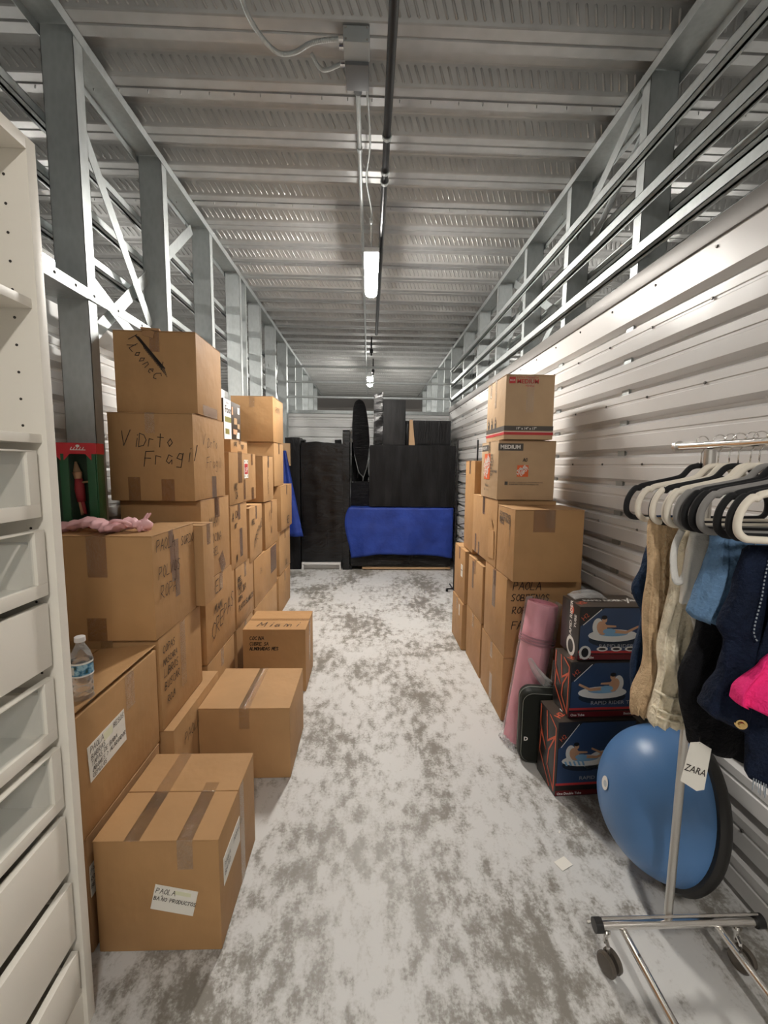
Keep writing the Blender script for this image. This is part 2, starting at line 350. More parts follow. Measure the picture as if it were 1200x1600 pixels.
mb = MB(); mb.box(6, 6.1, -3.2, 14, 0, 3.9); struct(mb.build('wall_closure_right', BACKM))  # added closure, keeps world light out on the right
mb = MB(); mb.box(XW-.012, XW+.06, -3, 7.72, 2.545, 2.63); struct(mb.build('trim_1', TRIMD, bevel=.006))
mb = MB(); mb.box(-1.6, XW, 7.70, 7.78, 2.50, 2.56); struct(mb.build('trim_2', STEEL, bevel=.004))

# steel deck ceiling
def deck():
    mb = MB(); P = .341; y0 = 2.243-P*17; zb, zt = 3.66, 3.735; x0, x1 = -6.0, 6.0
    prof = []; n = 50
    for k in range(n):
        s = y0+P*k
        prof += [(s, zb), (s+.055, zb), (s+.060, zb+.008), (s+.066, zb+.008), (s+.071, zb), (s+.125, zb), (s+.165, zt), (s+.262, zt), (s+.270, zt-.004), (s+.328, zb+.012), (s+.334, zb+.004)]
    prof.append((y0+P*n, zb))
    A = [Vector((x0, a, b)) for a, b in prof]; B = [Vector((x1, a, b)) for a, b in prof]
    top = [Vector((0, prof[-1][0], 3.83)), Vector((0, prof[0][0], 3.83))]
    A += [Vector((x0, t.y, t.z)) for t in top]; B += [Vector((x1, t.y, t.z)) for t in top]
    mb.rings([A, B], 0, caps=False)
    dy, dz = P-.27, zb-zt; ln = math.hypot(dy, dz); ty, tz = dy/ln, dz/ln; ny, nz = tz, -ty   # normal down/near
    if nz > 0: ny, nz = -ny, -nz
    for k in range(8, n-1):
        s = y0+P*k+.27
        far = k > 30
        xl = 1.6 if far else 3.6
        x = -xl
        while x < xl:
            e = []
            for (t, dx) in ((.16, 0), (.76, .030)):
                cy, cz = s+ty*ln*t, zt+tz*ln*t
                e.append((x+dx, cy, cz))
            (xa, ya, za), (xb, yb, zb_) = e; w = .0095; h = .010
            def row(cx, cy, cz, k): return [(cx+w*k*c_, cy+ny*h*k*s_2, cz+nz*h*k*s_2) for c_, s_2 in ((-1, 0), (-.62, .8), (0, 1), (.62, .8), (1, 0))]
            vs_ = [(xa, ya-ty*.006, za-tz*.006)]+row(xa, ya, za, .85)+row(xb, yb, zb_, .85)+[(xb, yb+ty*.006, zb_+tz*.006)]
            mb.add(vs_, [(0, q_+1, q_+2) for q_ in range(4)]+[(1+q_, 6+q_, 7+q_, 2+q_) for q_ in range(4)]+[(11, 7+q_, 6+q_) for q_ in range(4)])
            x += .044
        if k % 3 == 0:
            x = -4
            while x < 4:
                mb.box(x, x+.005, s-.20, s-.195, zb-.02, zb+.0, 0); x += .155+.02*math.sin(x*9)
            mb.box(x0, x1, s-.206, s-.2, zb-.004, zb)
    me = mb.build('ceiling', DECK); sm_f = [len(p.vertices) == 3 or (abs(p.normal.x) > .15) or p.area < .0012 for p in me.data.polygons]
    me.data.polygons.foreach_set('use_smooth', sm_f); return struct(me)
deck()

# tracks (inverted channels) over the column lines
def track(x0, x1, y0, y1, z, name, label):
    mb = MB(); mb.box(x0, x1, y0, y1, z, z+.004); mb.box(x0, x0+.003, y0, y1, z-.045, z); mb.box(x1-.003, x1, y0, y1, z-.045, z)
    return tag(mb.build(name, STEEL), label, 'beam')
track(-1.565, -1.395, -3, 13, 3.652, 'steel_track', 'long galvanized steel channel under the ceiling deck capping the left columns')
track(1.415, 1.60, -3, 13, 3.652, 'steel_track', 'long galvanized steel channel under the ceiling deck capping the right columns')

def column(x_in, sgn, y, name_label):
    """Cee stud: web faces the viewer, flange on the aisle side"""
    t = .0025; d = .15*sgn; mb = MB(); z1 = 3.648
    a, b = sorted((x_in, x_in+d))
    mb.box(a, b, y, y+t, 0, z1)
    mb.box(a, a+t, y, y+.07, 0, z1); mb.box(b-t, b, y, y+.07, 0, z1)
    mb.box(a, a+.02, y+.068, y+.07, 0, z1); mb.box(b-.02, b, y+.068, y+.07, 0, z1)
    return tag(mb.build('steel_column', STEEL), name_label, 'column')
ordn = ['nearest', 'second nearest', 'third', 'fourth', 'fifth', 'sixth', 'seventh', 'eighth', 'ninth', 'tenth', 'eleventh', 'twelfth', 'thirteenth']
for k in range(12):
    y = 2.30+.87*k if k else 2.30
    lab = ('galvanized steel column rising just past the white wardrobe' if k == 0 else f'galvanized steel column in the left row, {ordn[k]} from the front')
    column(-1.402, -1, y, lab)
for k in range(12):
    y = 2.40+.87*k
    column(1.43, 1, y, f'galvanized steel column above the right wall, {ordn[k]} from the front')
# twin post after fourth left column
mb = MB(); mb.box(-1.46, -1.40, 5.12, 5.16, 0, 3.648); tag(mb.build('steel_column', STEEL), 'slim steel post set close behind the fourth left column', 'column')

# diagonal flat straps
def strap(x, ya, za, yb, zb, label, w=.075):
    mb = MB(); a = Vector((x, ya, za)); b = Vector((x, yb, zb)); d = (b-a).normalized(); n_ = Vector((0, -d.z, d.y))*w/2; t = Vector((.002, 0, 0))
    mb.add([a-n_-t, a+n_-t, b+n_-t, b-n_-t, a-n_+t, a+n_+t, b+n_+t, b-n_+t], [(0, 1, 2, 3), (4, 7, 6, 5), (0, 4, 5, 1), (1, 5, 6, 2), (2, 6, 7, 3), (3, 7, 4, 0)])
    return tag(mb.build('diagonal_brace', STEEL), label, 'brace')
strap(-1.50, 2.40, 3.45, 3.13, 2.55, 'steep flat strap brace between the two nearest left columns')
strap(-1.53, 3.98, 3.60, 2.45, 2.24, 'long flat strap brace climbing away behind the two nearest left columns')
strap(-1.50, 2.42, 2.62, 3.3, 2.25, 'short flat strap brace falling away just above the left wall')
strap(-1.50, 6.65, 3.1, 7.5, 2.5, 'flat strap brace between the last left columns before the back rails')
strap(-1.52, 6.7, 2.5, 7.5, 3.3, 'flat strap brace crossing another one near the left end of the back rails')
strap(1.46, 2.52, 3.62, 3.22, 3.25, 'short bright strap brace under the right track behind the nearest column')
strap(1.57, 2.5, 3.64, 4.15, 2.66, 'long strap brace falling away between the nearest right columns')
strap(1.57, 3.4, 2.70, 4.9, 3.6, 'strap brace climbing away beyond the second right column')
strap(1.54, 4.2, 3.60, 5.3, 2.66, 'strap brace falling away beyond the third right column')
strap(1.57, 5.9, 2.7, 7.2, 3.6, 'strap brace climbing away near the far right columns')
strap(1.54, 5.9, 3.6, 7.2, 2.7, 'strap brace falling away near the far right columns')

# horizontal rails
def rail(x0, x1, y0, y1, z, h, axis, label, lipdir=1):
    mb = MB(); t = .003
    if axis == 'y':
        mb.box(x0, x0+t, y0, y1, z, z+h) if lipdir > 0 else mb.box(x1-t, x1, y0, y1, z, z+h)
        mb.box(x0, x1, y0, y1, z, z+t); mb.box(x0, x1, y0, y1, z+h-t, z+h)
        e = x1 if lipdir > 0 else x0
        mb.box(e-.014, e+.014, y0, y1, z-.0, z+t); mb.box(e-t/2, e+t/2, y0, y1, z-.014, z); mb.box(e-t/2, e+t/2, y0, y1, z+h, z+h+.014)
    else:
        mb.box(x0, x1, y0, y0+t, z, z+h); mb.box(x0, x1, y0, y1, z, z+t); mb.box(x0, x1, y0, y1, z+h-t, z+h)
    return tag(mb.build('steel_rail', STEEL), label, 'rail')
for z, n_ in ((3.24, 'topmost'), (2.985, 'middle'), (2.735, 'lowest')):
    rail(XW-.012, XW+.026, -3, 7.66, z-.006, .052, 'y', f'{n_} of three long rails running along the room side above the right wall')
    rail(1.585, 1.63, -3, 12, z-.005, .045, 'y', f'{n_} of three long rails on the outer side of the right columns')
    rail(-1.61, -1.572, -3, 12, z-.0, .045, 'y', f'{n_} of three long rails on the outer side of the left columns', -1)
    rail(-1.40, XW, 7.60, 7.64, z+.02, .032, 'x', f'{n_} of three rails crossing the aisle above the back wall')
# low strip with holes in front of the left columns
mb = MB(); mb.box(-1.398, -1.394, -3, 3.0, 2.425, 2.475); mb.box(-1.56, -1.395, -3, 2.29, 2.422, 2.425)
for yy in (1.5, 1.95, 2.06, 2.2, 2.34, 2.55, 2.8): mb.cyl((-1.394, yy, 2.452), (-1.3925, yy, 2.452), .007, n=10, mi=1)
tag(mb.build('angle_strip', [STEEL, HOLE]), 'pale angle strip with screw holes crossing in front of the nearest left column', 'strip')
mb = MB(); mb.box(-1.412, -1.398, 7.58, 7.63, 0, 3.64); tag(mb.build('steel_post', STEEL), 'slim bright post at the left end of the back rails', 'post')
mb = MB(); mb.box(XW-.005, XW+.03, 7.60, 7.64, 2.56, 3.64); tag(mb.build('steel_post', STEEL), 'slim post at the right end of the back rails', 'post')
mb = MB(); mb.box(-2.5, 2.5, 13.1, 13.2, 3.2, 3.3); tag(mb.build('dark_gap_strip', TRIMD), 'dark strip standing in for the shaded gap above the far white wall', 'beam')  # dark colour put in for the shade of the gap under the deck

# ------------------------------------------------------------------ lamps, conduits, pipes
for i, (x, y, z, lab, k) in enumerate(LAMPS):
    t = thing('strip_lamp', lab, 'lamp', (x, y, z))
    dm = lamp_mat(k)
    mb = MB()
    rs = []
    for yy in (-.42, .42):
        rs.append([Vector((.055*math.cos(a)*1.0, yy, -.02-.035*math.sin(a))) for a in [PI*j/8 for j in range(9)]])
    mb.rings(rs); mb.build('lamp_diffuser', dm, t, smooth='auto')
    mb = MB(); mb.box(-.062, .062, -.44, .44, -.018, .022); mb.build('lamp_housing', HOUSE, t, bevel=.004)
    for yy in (-.38, .38):
        mb = MB(); mb.tube([(0, yy, .02), (.008, yy, .15), (0, yy, .31)], .003, 6); mb.cyl((0, yy, .02), (0, yy, .045), .008, n=8); mb.build('hanging_wire', STEEL, t)
t = thing('junction_box', 'grey electrical box with a darker lower half at the near end of the conduits', 'box', (-.075, 2.25, 3.655))
mb = MB(); mb.box(-.062, .062, 0, .10, -.07, 0); mb.build('upper_box', GREYBOX, t, bevel=.003)
mb = MB(); mb.box(-.058, .058, .10, .25, -.085, 0)
mb.cyl((0, .25, -.05), (0, .30, -.05), .022, n=14); mb.build('lower_box', DGBOX, t, bevel=.003)
mb = MB()
for sx, yy in ((-1, .03), (-1, .07), (-1, .16)): mb.cyl((-.062, yy, -.035), (-.085, yy, -.035), .013, n=10)
for sx in (-.05, .05): mb.cyl((sx, -.003, -.06), (sx, 0, -.06), .005, n=8); mb.cyl((sx, -.003, -.01), (sx, 0, -.01), .005, n=8)
mb.build('connector', CHROME, t)
def bez(p, n=10):
    P = [Vector(q) for q in p]; out = []
    for i in range(len(P)-1):
        p0 = P[max(i-1, 0)]; p1 = P[i]; p2 = P[i+1]; p3 = P[min(i+2, len(P)-1)]
        for j in range(n):
            s_ = j/n; out.append(.5*((2*p1)+(-p0+p2)*s_+(2*p0-5*p1+4*p2-p3)*s_*s_+(-p0+3*p1-3*p2+p3)*s_**3))
    out.append(P[-1]); return out
def flex(pts, r, label, ribs=True):
    pa = bez(pts, 40); rr = [r*(1+.16*math.sin(i*2.2)) for i in range(len(pa))] if ribs else r
    mb = MB(); mb.tube(pa, rr, 8); return tag(mb.build('flexible_conduit', STEEL, smooth=True), label, 'cable')
flex([(-.56, 1.98, 3.655), (-.56, 2.10, 3.60), (-.53, 2.20, 3.58), (-.46, 2.31, 3.58), (-.38, 2.335, 3.60), (-.28, 2.29, 3.61), (-.16, 2.28, 3.62)], .010, 'silver flexible conduit looping down from the deck to the junction box')
flex([(-.30, 2.37, 3.63), (-.25, 2.42, 3.60), (-.16, 2.41, 3.62)], .009, 'short silver flexible conduit meeting the lower half of the junction box')
mb = MB(); mb.cyl((-.075, 2.5, 3.60), (-.07, 12.5, 3.60), .0125, n=12)
for yy in (2.95, 4.3, 6.2, 8, 10): mb.cyl((-.075, yy, 3.60), (-.075, yy+.03, 3.60), .017, n=12)
tag(mb.build('conduit_pipe', STEEL, smooth='auto'), 'straight thin steel conduit running under the deck left of the black pipe', 'pipe')
pa = bez([(-.03, 2.5, 3.61), (-.01, 2.9, 3.595), (-.035, 3.25, 3.60), (-.0, 3.55, 3.57), (.0, 3.62, 3.50), (.0, 3.79, 3.39)], 10)
mb = MB(); mb.tube(pa, .006, 8); mb.cyl((.0, 3.60, 3.53), (.0, 3.62, 3.50), .013, n=10); tag(mb.build('lamp_cable', STEEL, smooth=True), 'thin grey cable sagging from the junction box to the strip lamp', 'cable')
t = thing('sprinkler_pipe', 'black pipe with silver clamp rings hanging under the ceiling deck', 'pipe', (.085, 0, 3.45))
mb = MB(); mb.cyl((0, -3, 0), (0, 6.32, 0), .021, n=16); mb.build('pipe_run', BLACKM, t, smooth='auto')
for yy in (2.63, 2.92, 3.02):
    mb = MB(); mb.lathe([(.0215, -.012), (.027, -.012), (.027, .012), (.0215, .012)], 20, M=Matrix.Translation((0, yy, 0)) @ Matrix.Rotation(PI/2, 4, 'X'), caps=False)
    mb.box(-.003, .003, yy-.005, yy+.005, .025, .21); mb.build('clamp_ring', STEEL, t, smooth='auto')
for yy, zz, lab in ((7.2, 3.42, 'small dark sprinkler head hanging under the deck before the back rails'), (8.6, 3.40, 'small dark sprinkler head hanging beyond the back rails')):
    t = thing('ceiling_sprinkler', lab, 'sprinkler', (.02 if yy < 8 else .06, yy, zz))
    mb = MB(); mb.lathe([(.012, 3.655-zz), (.012, .06), (.028, .05), (.028, .0), (.012, -.01), (.012, -.05)], 14); mb.build('sprinkler_body', BLACKM, t, smooth='auto')
    mb = MB(); mb.lathe([(.03, -.06), (.03, -.055), (.008, -.05)], 14); mb.build('deflector', STEEL, t)

# ------------------------------------------------------------------ cardboard boxes
def frames(w, d, h):
    X, Y, Z = Vector((1, 0, 0)), Vector((0, 1, 0)), Vector((0, 0, 1))
    return {'front': (Vector((-w/2, -d/2, 0)), X, Z, -Y), 'right': (Vector((w/2, -d/2, 0)), Y, Z, X),
            'left': (Vector((-w/2, d/2, 0)), -Y, Z, -X), 'top': (Vector((-w/2, -d/2, h)), X, Y, Z)}
def carton(x0, x1, y0, y1, z0, z1, label, seam='x', rz=0, mt=0, open_=0, tape='clear', group=None, name='cardboard_box', bodymat=None):
    """box between the given world bounds; returns (thing, frames)"""
    w, d, h = x1-x0, y1-y0, z1-z0
    t = thing(name, label, 'box', ((x0+x1)/2, (y0+y1)/2, z0), math.radians(rz), group)
    M_ = bodymat or CB[mt]; mb = MB(); fl = .0045
    rr = random.Random(label)
    j = lambda: rr.uniform(-.003, .0)
    hb = h-fl
    # body walls with slight inward dents at the corners
    vs_ = [(-w/2-j(), -d/2-j(), 0), (w/2+j(), -d/2-j(), 0), (w/2+j(), d/2+j(), 0), (-w/2-j(), d/2+j(), 0),
           (-w/2-j(), -d/2-j(), hb), (w/2+j(), -d/2-j(), hb), (w/2+j(), d/2+j(), hb), (-w/2-j(), d/2+j(), hb)]
    mb.add(vs_, [(0, 3, 2, 1), (4, 5, 6, 7), (0, 1, 5, 4), (1, 2, 6, 5), (2, 3, 7, 6), (3, 0, 4, 7)])
    mb.build('carton_body', M_, t, bevel=.005, seg=2)
    e = .001
    for s_ in (0, 1):
        mb = MB()
        if seam == 'x': a = (-w/2+e, w/2-e, -d/2+e if s_ == 0 else .0015, -.0015 if s_ == 0 else d/2-e)
        else: a = (-w/2+e if s_ == 0 else .0015, -.0015 if s_ == 0 else w/2-e, -d/2+e, d/2-e)
        up = open_ if s_ == (0 if seam == 'x' else 1) else 0
        xa, xb, ya, yb = a
        q = []
        for (px, py) in ((xa, ya), (xb, ya), (xb, yb), (xa, yb)):
            lift = 0
            if up: lift = up*(1 if (seam == 'y' and px == xb) else 0)
            q.append((px, py, hb+lift))
        mb.add([Vector(p) for p in q]+[Vector(p)+Vector((0, 0, fl)) for p in q], [(0, 3, 2, 1), (4, 5, 6, 7), (0, 1, 5, 4), (1, 2, 6, 5), (2, 3, 7, 6), (3, 0, 4, 7)])
        mb.build('flap', M_, t, bevel=.0015, seg=1)
    F = frames(w, d, h)
    if tape:
        tm = {'clear': TAPEC, 'brown': TAPE, 'grey': TAPEG}[tape]; tw = .026; mb = MB(); dn = min(.11, h*.3)
        if seam == 'x':
            slab(mb, F['top'], 0, d/2-tw, w, d/2+tw, .0007)
            for f in ('right', 'left'): slab(mb, F[f], d/2-tw, h-dn, d/2+tw, h, .0009)
        else:
            slab(mb, F['top'], w/2-tw, 0, w/2+tw, d, .0007)
            slab(mb, F['front'], w/2-tw, h-dn, w/2+tw, h, .0009)
        mb.build('packing_tape', tm, t)
    return t, F
def write(t, F, lines, face, w=.0035, mi=INK):
    for (tx, u, v, h, *r) in lines:
        mb = MB(); scribble(mb, F[face], tx, u, v, h, w, rise=(r[0] if r else 0)); mb.build('handwriting', mi, t)
def tapes(t, F, face, rects, m_=None):
    for r in rects:
        mb = MB(); slab(mb, F[face], r[0], r[1], r[2], r[3], .0011, ang=(r[4] if len(r) > 4 else 0)); mb.build('tape_patch', m_ or TAPE, t)
def sticker(t, F, face, u0, v0, u1, v1, ang, lines, yl=None, name='paper_label'):
    O, U, V, Nn = F[face]; c, s_ = math.cos(ang), math.sin(ang); cx, cy = (u0+u1)/2, (v0+v1)/2; hw, hh = (u1-u0)/2, (v1-v0)/2
    U2 = U*c+V*s_; V2 = V*c-U*s_; O2 = O+U*cx+V*cy-U2*hw-V2*hh; F2 = (O2, U2, V2, Nn)
    mb = MB(); slab(mb, F2, 0, 0, 2*hw, 2*hh, .0013)
    if yl: slab(mb, F2, yl[0], yl[1], yl[2], yl[3], .0002, 1, base=.0013)
    p = mb.build(name, [PAPER, PAPERY], t); mb = MB()
    for (tx, u, v, h) in lines: scribble(mb, F2, tx, u, v, h, .0018, off=.0022)
    mb.build('handwriting', INK, p); return p

# --- boxes standing in the aisle on the left
t, F = carton(-.885, -.48, 1.30, 1.73, .002, .405, 'nearest cardboard box on the floor with white handwritten labels on two sides', 'x', 0, 0, tape=None)
mb = MB(); slab(mb, F['top'], .10, 0, .15, .43, .0008); slab(mb, F['top'], .27, 0, .32, .26, .0010); slab(mb, F['front'], .27, .30, .32, .405, .0009); slab(mb, F['right'], .225, 0, .275, .405, .0009)
mb.build('packing_tape', TAPEC, t)
sticker(t, F, 'front', .185, .145, .325, .235, math.radians(-13), [('PAOLA', .006, .062, .018), ('BA~NO PRODUCTOS', .004, .036, .0135)], (.065, .066, .12, .08))
sticker(t, F, 'right', .035, .20, .215, .30, math.radians(0), [('PAOLA    PRODUCTOS', .01, .060, .016), ('BA~NO', .01, .030, .018)])
t, F = carton(-.86, -.395, 2.10, 2.54, .002, .385, 'plain closed cardboard box on the floor, second along the aisle', 'y', 0, 1, tape='clear')
t, F = carton(-.885, -.44, 2.965, 3.36, .002, .462, 'cardboard box on the floor marked Miami on its top flaps', 'x', 0, 0, tape='clear')
mb = MB(); scribble(mb, F['top'], 'Miami', .09, .05, .085, .006, .9, off=.003); mb.build('handwriting', INK, t); mb = MB(); scribble(mb, F['front'], 'COCINA', .05, .385, .026, .0035); scribble(mb, F['front'], 'CUBRE SA', .05, .345, .024, .0035); scribble(mb, F['front'], 'ALMOHADAS MES', .05, .31, .022, .0045); mb.build('handwriting', INK, t)
mb = MB(); slab(mb, F['right'], .16, .15, .22, .47, .0009); mb.build('side_tape', TAPEC, t)

# --- beside the wardrobe: lower and upper box
t, F = carton(-1.37, -.90, 1.30, 1.79, .002, .412, 'cardboard box on the floor under the labelled box, half hidden behind the nearest box', 'y', 0, 2)
sticker(t, F, 'right', .005, .20, .06, .31, 0, [('PAOLA', .002, .08, .016), ('ROPA', .002, .055, .014), ('BESOS', .002, .03, .014)])
t, F = carton(-1.37, -.90, 1.29, 1.80, .416, .835, 'cardboard box with a bulging top and a slanted white label, under the water bottle', 'y', 0, 0, open_=.018, tape=None)
tapes(t, F, 'right', [(.27, .28, .33, .42)], TAPEC)
sticker(t, F, 'right', .045, .17, .255, .295, math.radians(3), [('PAOLA', .012, .098, .02), ('BESOS', .14, .098, .018), ('BARRAS', .012, .072, .018), ('TAPAS DE BABA', .012, .050, .016), ('JABONES > ALARGADOR', .012, .028, .015), ('CEPILLOS', .012, .008, .014)], (.085, .086, .135, .115))

# --- stack with the pink tulle
t, F = carton(-1.33, -.86, 1.84, 2.41, .002, .435, 'bottom cardboard box of the stack under the pink tulle, marked on its side', 'y', 0, 1)
write(t, F, [('PAOLA', .10, .30, .05)], 'right')
t, F = carton(-1.34, -.90, 1.825, 2.29, .44, .866, 'middle cardboard box of the stack under the pink tulle, with five handwritten lines', 'y', 0, 0)
write(t, F, [('COPAS', .025, .345, .034), ('MASCARA', .025, .29, .028), ('LIBROS', .03, .235, .036), ('BUSCAR', .03, .175, .036), ('ROJA', .05, .105, .032)], 'right')
tapes(t, F, 'right', [(.205, .10, .26, .42)], TAPEC)
t, F = carton(-1.33, -.898, 1.80, 2.235, .868, 1.318, 'cardboard box topped with pink tulle, marked Paola Polvos Ropa on its side', 'y', 0, 0, tape=None)
write(t, F, [('PAOLA', .03, .375, .05), ('SORDO', .27, .36, .042), ('POLVOS', .04, .255, .05), ('ROPA', .05, .165, .055)], 'right')
tapes(t, F, 'right', [(.16, .21, .205, .45, .1), (.20, .13, .245, .40)], TAPEG)
tapes(t, F, 'front', [(.165, .275, .245, .45), (.15, 0, .23, .10)])
tapes(t, F, 'top', [(.14, 0, .24, .435)])
t, F = carton(-1.30, -.858, 2.245, 2.40, .87, 1.30, 'narrow cardboard box edge just behind the Paola Polvos Ropa box', 'x', 0, 1)

# --- tall stack with the Loonex box on top
t, F = carton(-1.40, -.95, 2.49, 3.0, .002, .42, 'bottom cardboard box below the Crepas box in the tallest left stack', 'x', 0, 1)
t, F = carton(-1.42, -.95, 2.49, 3.04, .425, .922, 'cardboard box marked Abel Miami Crepas in large letters', 'x', 0, 0)
write(t, F, [('ABEL', .04, .39, .085), ('MiAMI', .14, .27, .05), ('CREPAS', .08, .12, .10, .25)], 'right', .006)
t, F = carton(-1.40, -.95, 2.47, 2.96, .926, 1.408, 'cardboard box marked Miami Cocina under the Vidrio Fragil box', 'x', 0, 0, tape='brown')
write(t, F, [('MIAMI', .11, .31, .06), ('COCINA', .12, .215, .05), ('ABEL', .12, .13, .05)], 'right', .004)
tapes(t, F, 'right', [(.22, .36, .30, .48), (.28, 0, .37, .12, .5)])
t, F = carton(-1.41, -.95, 2.41, 2.89, 1.412, 1.888, 'cardboard box marked ViDrio Fragil on both visible sides', 'y', -1, 0, tape='clear')
write(t, F, [('V', .07, .30, .075), ('iDrto', .14, .295, .07), ('Fragil', .19, .19, .08, .12)], 'front', .004)
write(t, F, [('V', .12, .31, .06), ('iDrto', .18, .30, .055), ('Fragil', .17, .18, .065)], 'right', .003)
tapes(t, F, 'front', [(.10, .0, .165, .13), (.28, 0, .35, .12)]); tapes(t, F, 'right', [(.25, 0, .32, .13)], TAPEG)
t, F = carton(-1.385, -.95, 2.455, 2.89, 1.892, 2.325, 'topmost cardboard box on the tallest left stack, with scribbled-out writing', 'y', 1.5, 0, tape='brown')
mb = MB(); fr = F['front']; O, U, V, Nn = fr
a = math.radians(-52); rf = (O, U*math.cos(a)+V*math.sin(a), V*math.cos(a)-U*math.sin(a), Nn)
def rel(u, v):  # front coords -> rotated frame coords
    return (u*math.cos(a)+v*math.sin(a), -u*math.sin(a)+v*math.cos(a))
p = rel(.085, .34); scribble(mb, rf, 'Loonex', p[0], p[1]-.0, .050, .0035)
stroke(mb, fr, (.075, .355), (.12, .355), .003)
for i in range(9): stroke(mb, fr, (.12+i*.0025, .405-i*.001), (.245+i*.003, .245-i*.001), .0035)
for i in range(16): stroke(mb, fr, (.15+i*.0075, .385-i*.0095), (.165+i*.0075, .335-i*.0095), .003)
stroke(mb, fr, (.085, .385), (.13, .41), .0035); stroke(mb, fr, (.25, .23), (.26, .27), .004)
mb.build('handwriting', INK, t); tapes(t, F, 'right', [(.08, 0, .33, .06)])
mb = MB(); slab(mb, F['top'], .15, -.01, .24, .05, .012, 0, .2); slab(mb, F['front'], .16, .40, .22, .435, .006, 0, -.25); mb.build('torn_edge', CB[2], t)

# --- stacks behind it, along the left side
carton(-1.42, -.95, 3.06, 3.50, .002, .416, 'floor level cardboard box behind the Crepas box, mostly hidden by the Miami box', 'x', 0, 1)
t, F = carton(-1.42, -.95, 3.07, 3.535, .42, .87, 'cardboard box with several lines of dark writing, beside the Crepas box', 'x', 0, 1)
write(t, F, [('ABEL', .03, .34, .035), ('MIAMI', .03, .29, .04), ('COCINA', .04, .24, .05), ('ROPA', .04, .19, .035), ('PLATOS BLANCOS', .04, .12, .04)], 'right', .006)
t, F = carton(-1.40, -.95, 2.985, 3.385, .875, 1.325, 'cardboard box with a long grey tape strip, beside the Miami Cocina box', 'x', 0, 0, tape='grey')
write(t, F, [('A', .03, .34, .06), ('CA', .10, .36, .05), ('or', .08, .29, .05), ('M', .10, .04, .05)], 'right', .007); tapes(t, F, 'right', [(.20, .06, .27, .27)], TAPEG)
t, F = carton(-1.38, -.95, 2.985, 3.68, 1.33, 1.70, 'wide cardboard box with a small red and white sticker', 'y', 0, 0, tape=None)
mb = MB(); fr = F['right']; slab(mb, fr, .35, .18, .46, .32, .001, 0); slab(mb, fr, .362, .21, .448, .29, .0003, 1, base=.001)
printed(mb, fr, 'UP', .368, .225, .055, 0, .0018)
for uu in (.365, .435):
    for v_ in (.19, .30): slab(mb, fr, uu, v_, uu+.012, v_+.012, .0003, 2, base=.001)
mb.build('fragile_sticker', [PAPER, RED, INKP], t); tapes(t, F, 'right', [(.20, .15, .30, .38), (.33, .02, .38, .17), (.55, .0, .62, .10), (.55, .28, .60, .37)])
write(t, F, [('MO', .10, .10, .05), ('CA', .11, .04, .05)], 'right', .006)
t, F = carton(-1.30, -1.02, 3.26, 3.70, 1.704, 1.80, 'small flat cardboard box under the white and black food carton', 'x', 0, 1)
write(t, F, [('CARE', .06, .05, .03), ('TOP', .25, .03, .035)], 'right', .005)
t = thing('food_carton', 'white and black printed food carton on top of the left boxes', 'box', (-1.20, 3.50, 1.803))
mb = MB(); mb.box(-.12, .12, -.20, .22, 0, .30); mb.build('carton_body', FOODD, t, bevel=.003)
F = frames(.24, .42, .30); mb = MB(); fr = (Vector((.12, -.20, 0)), Vector((0, 1, 0)), Vector((0, 0, 1)), Vector((1, 0, 0)))
slab(mb, fr, 0, 0, .17, .30, .001, 0); slab(mb, fr, .02, .13, .17, .17, .0005, 1, base=.001)
printed(mb, fr, 'Food', .025, .20, .075, 2, .0022, bold=.002); printed(mb, fr, 'New', .05, .265, .03, 2, .0022)
slab(mb, fr, .03, .04, .12, .08, .0005, 1, base=.001)
mb.build('printed_front', [FOODW, FOODG, INKP], t)
mb = MB()
for k, (u, v_, w_, h_, c) in enumerate([(.19, .20, .03, .06, 0), (.24, .13, .08, .05, 1), (.22, .05, .1, .04, 0), (.34, .22, .05, .05, 2), (.33, .10, .06, .04, 1), (.30, .02, .08, .05, 2)]): slab(mb, fr, u, v_, u+w_, v_+h_, .0015, c)
mb.build('printed_pictures', [SKIN, WOOD, WPRINT], t)

carton(-1.40, -.95, 3.55, 4.42, .002, .405, 'floor level cardboard box far down the left row, peeking past the Miami box', 'y', 0, 1)
t, F = carton(-1.40, -.95, 3.56, 4.44, .41, .822, 'broad cardboard box with a dark tape patch, low in the left row', 'y', 0, 0)
tapes(t, F, 'right', [(.60, .15, .85, .40)], TAPEG); write(t, F, [('CA', .18, .25, .05)], 'right')
t, F = carton(-1.38, -.95, 3.42, 3.885, .83, 1.27, 'cardboard box with a slanted scribble and centre tape, in the middle of the left row', 'x', 2, 1, tape='grey')
write(t, F, [('ABEL', .06, .30, .04), ('CREPAS', .13, .10, .075, .5)], 'right', .006)
t, F = carton(-1.40, -.95, 3.97, 4.50, .83, 1.258, 'cardboard box with a large loose scrawl, behind the centre-taped box', 'x', 0, 0)
write(t, F, [('YX', .14, .25, .10), ('N', .22, .12, .07)], 'right', .006)
t, F = carton(-1.32, -.95, 3.93, 4.34, 1.275, 1.695, 'upright cardboard box with a vertical line of dark writing, near the sticker box', 'x', 0, 1, tape='grey')
write(t, F, [('M', .16, .32, .05), ('A', .16, .25, .05), ('C', .16, .19, .05), ('O', .16, .13, .05), ('S', .17, .07, .05)], 'right', .006)
carton(-1.38, -.95, 4.52, 5.18, .002, .42, 'bottom cardboard box at the far end of the left row', 'x', 0, 0)
t, F = carton(-1.38, -.95, 4.58, 5.20, .425, .90, 'cardboard box second from the floor at the far end of the left row', 'x', 0, 1)
write(t, F, [('SOL', .3, .05, .06)], 'right', .007)
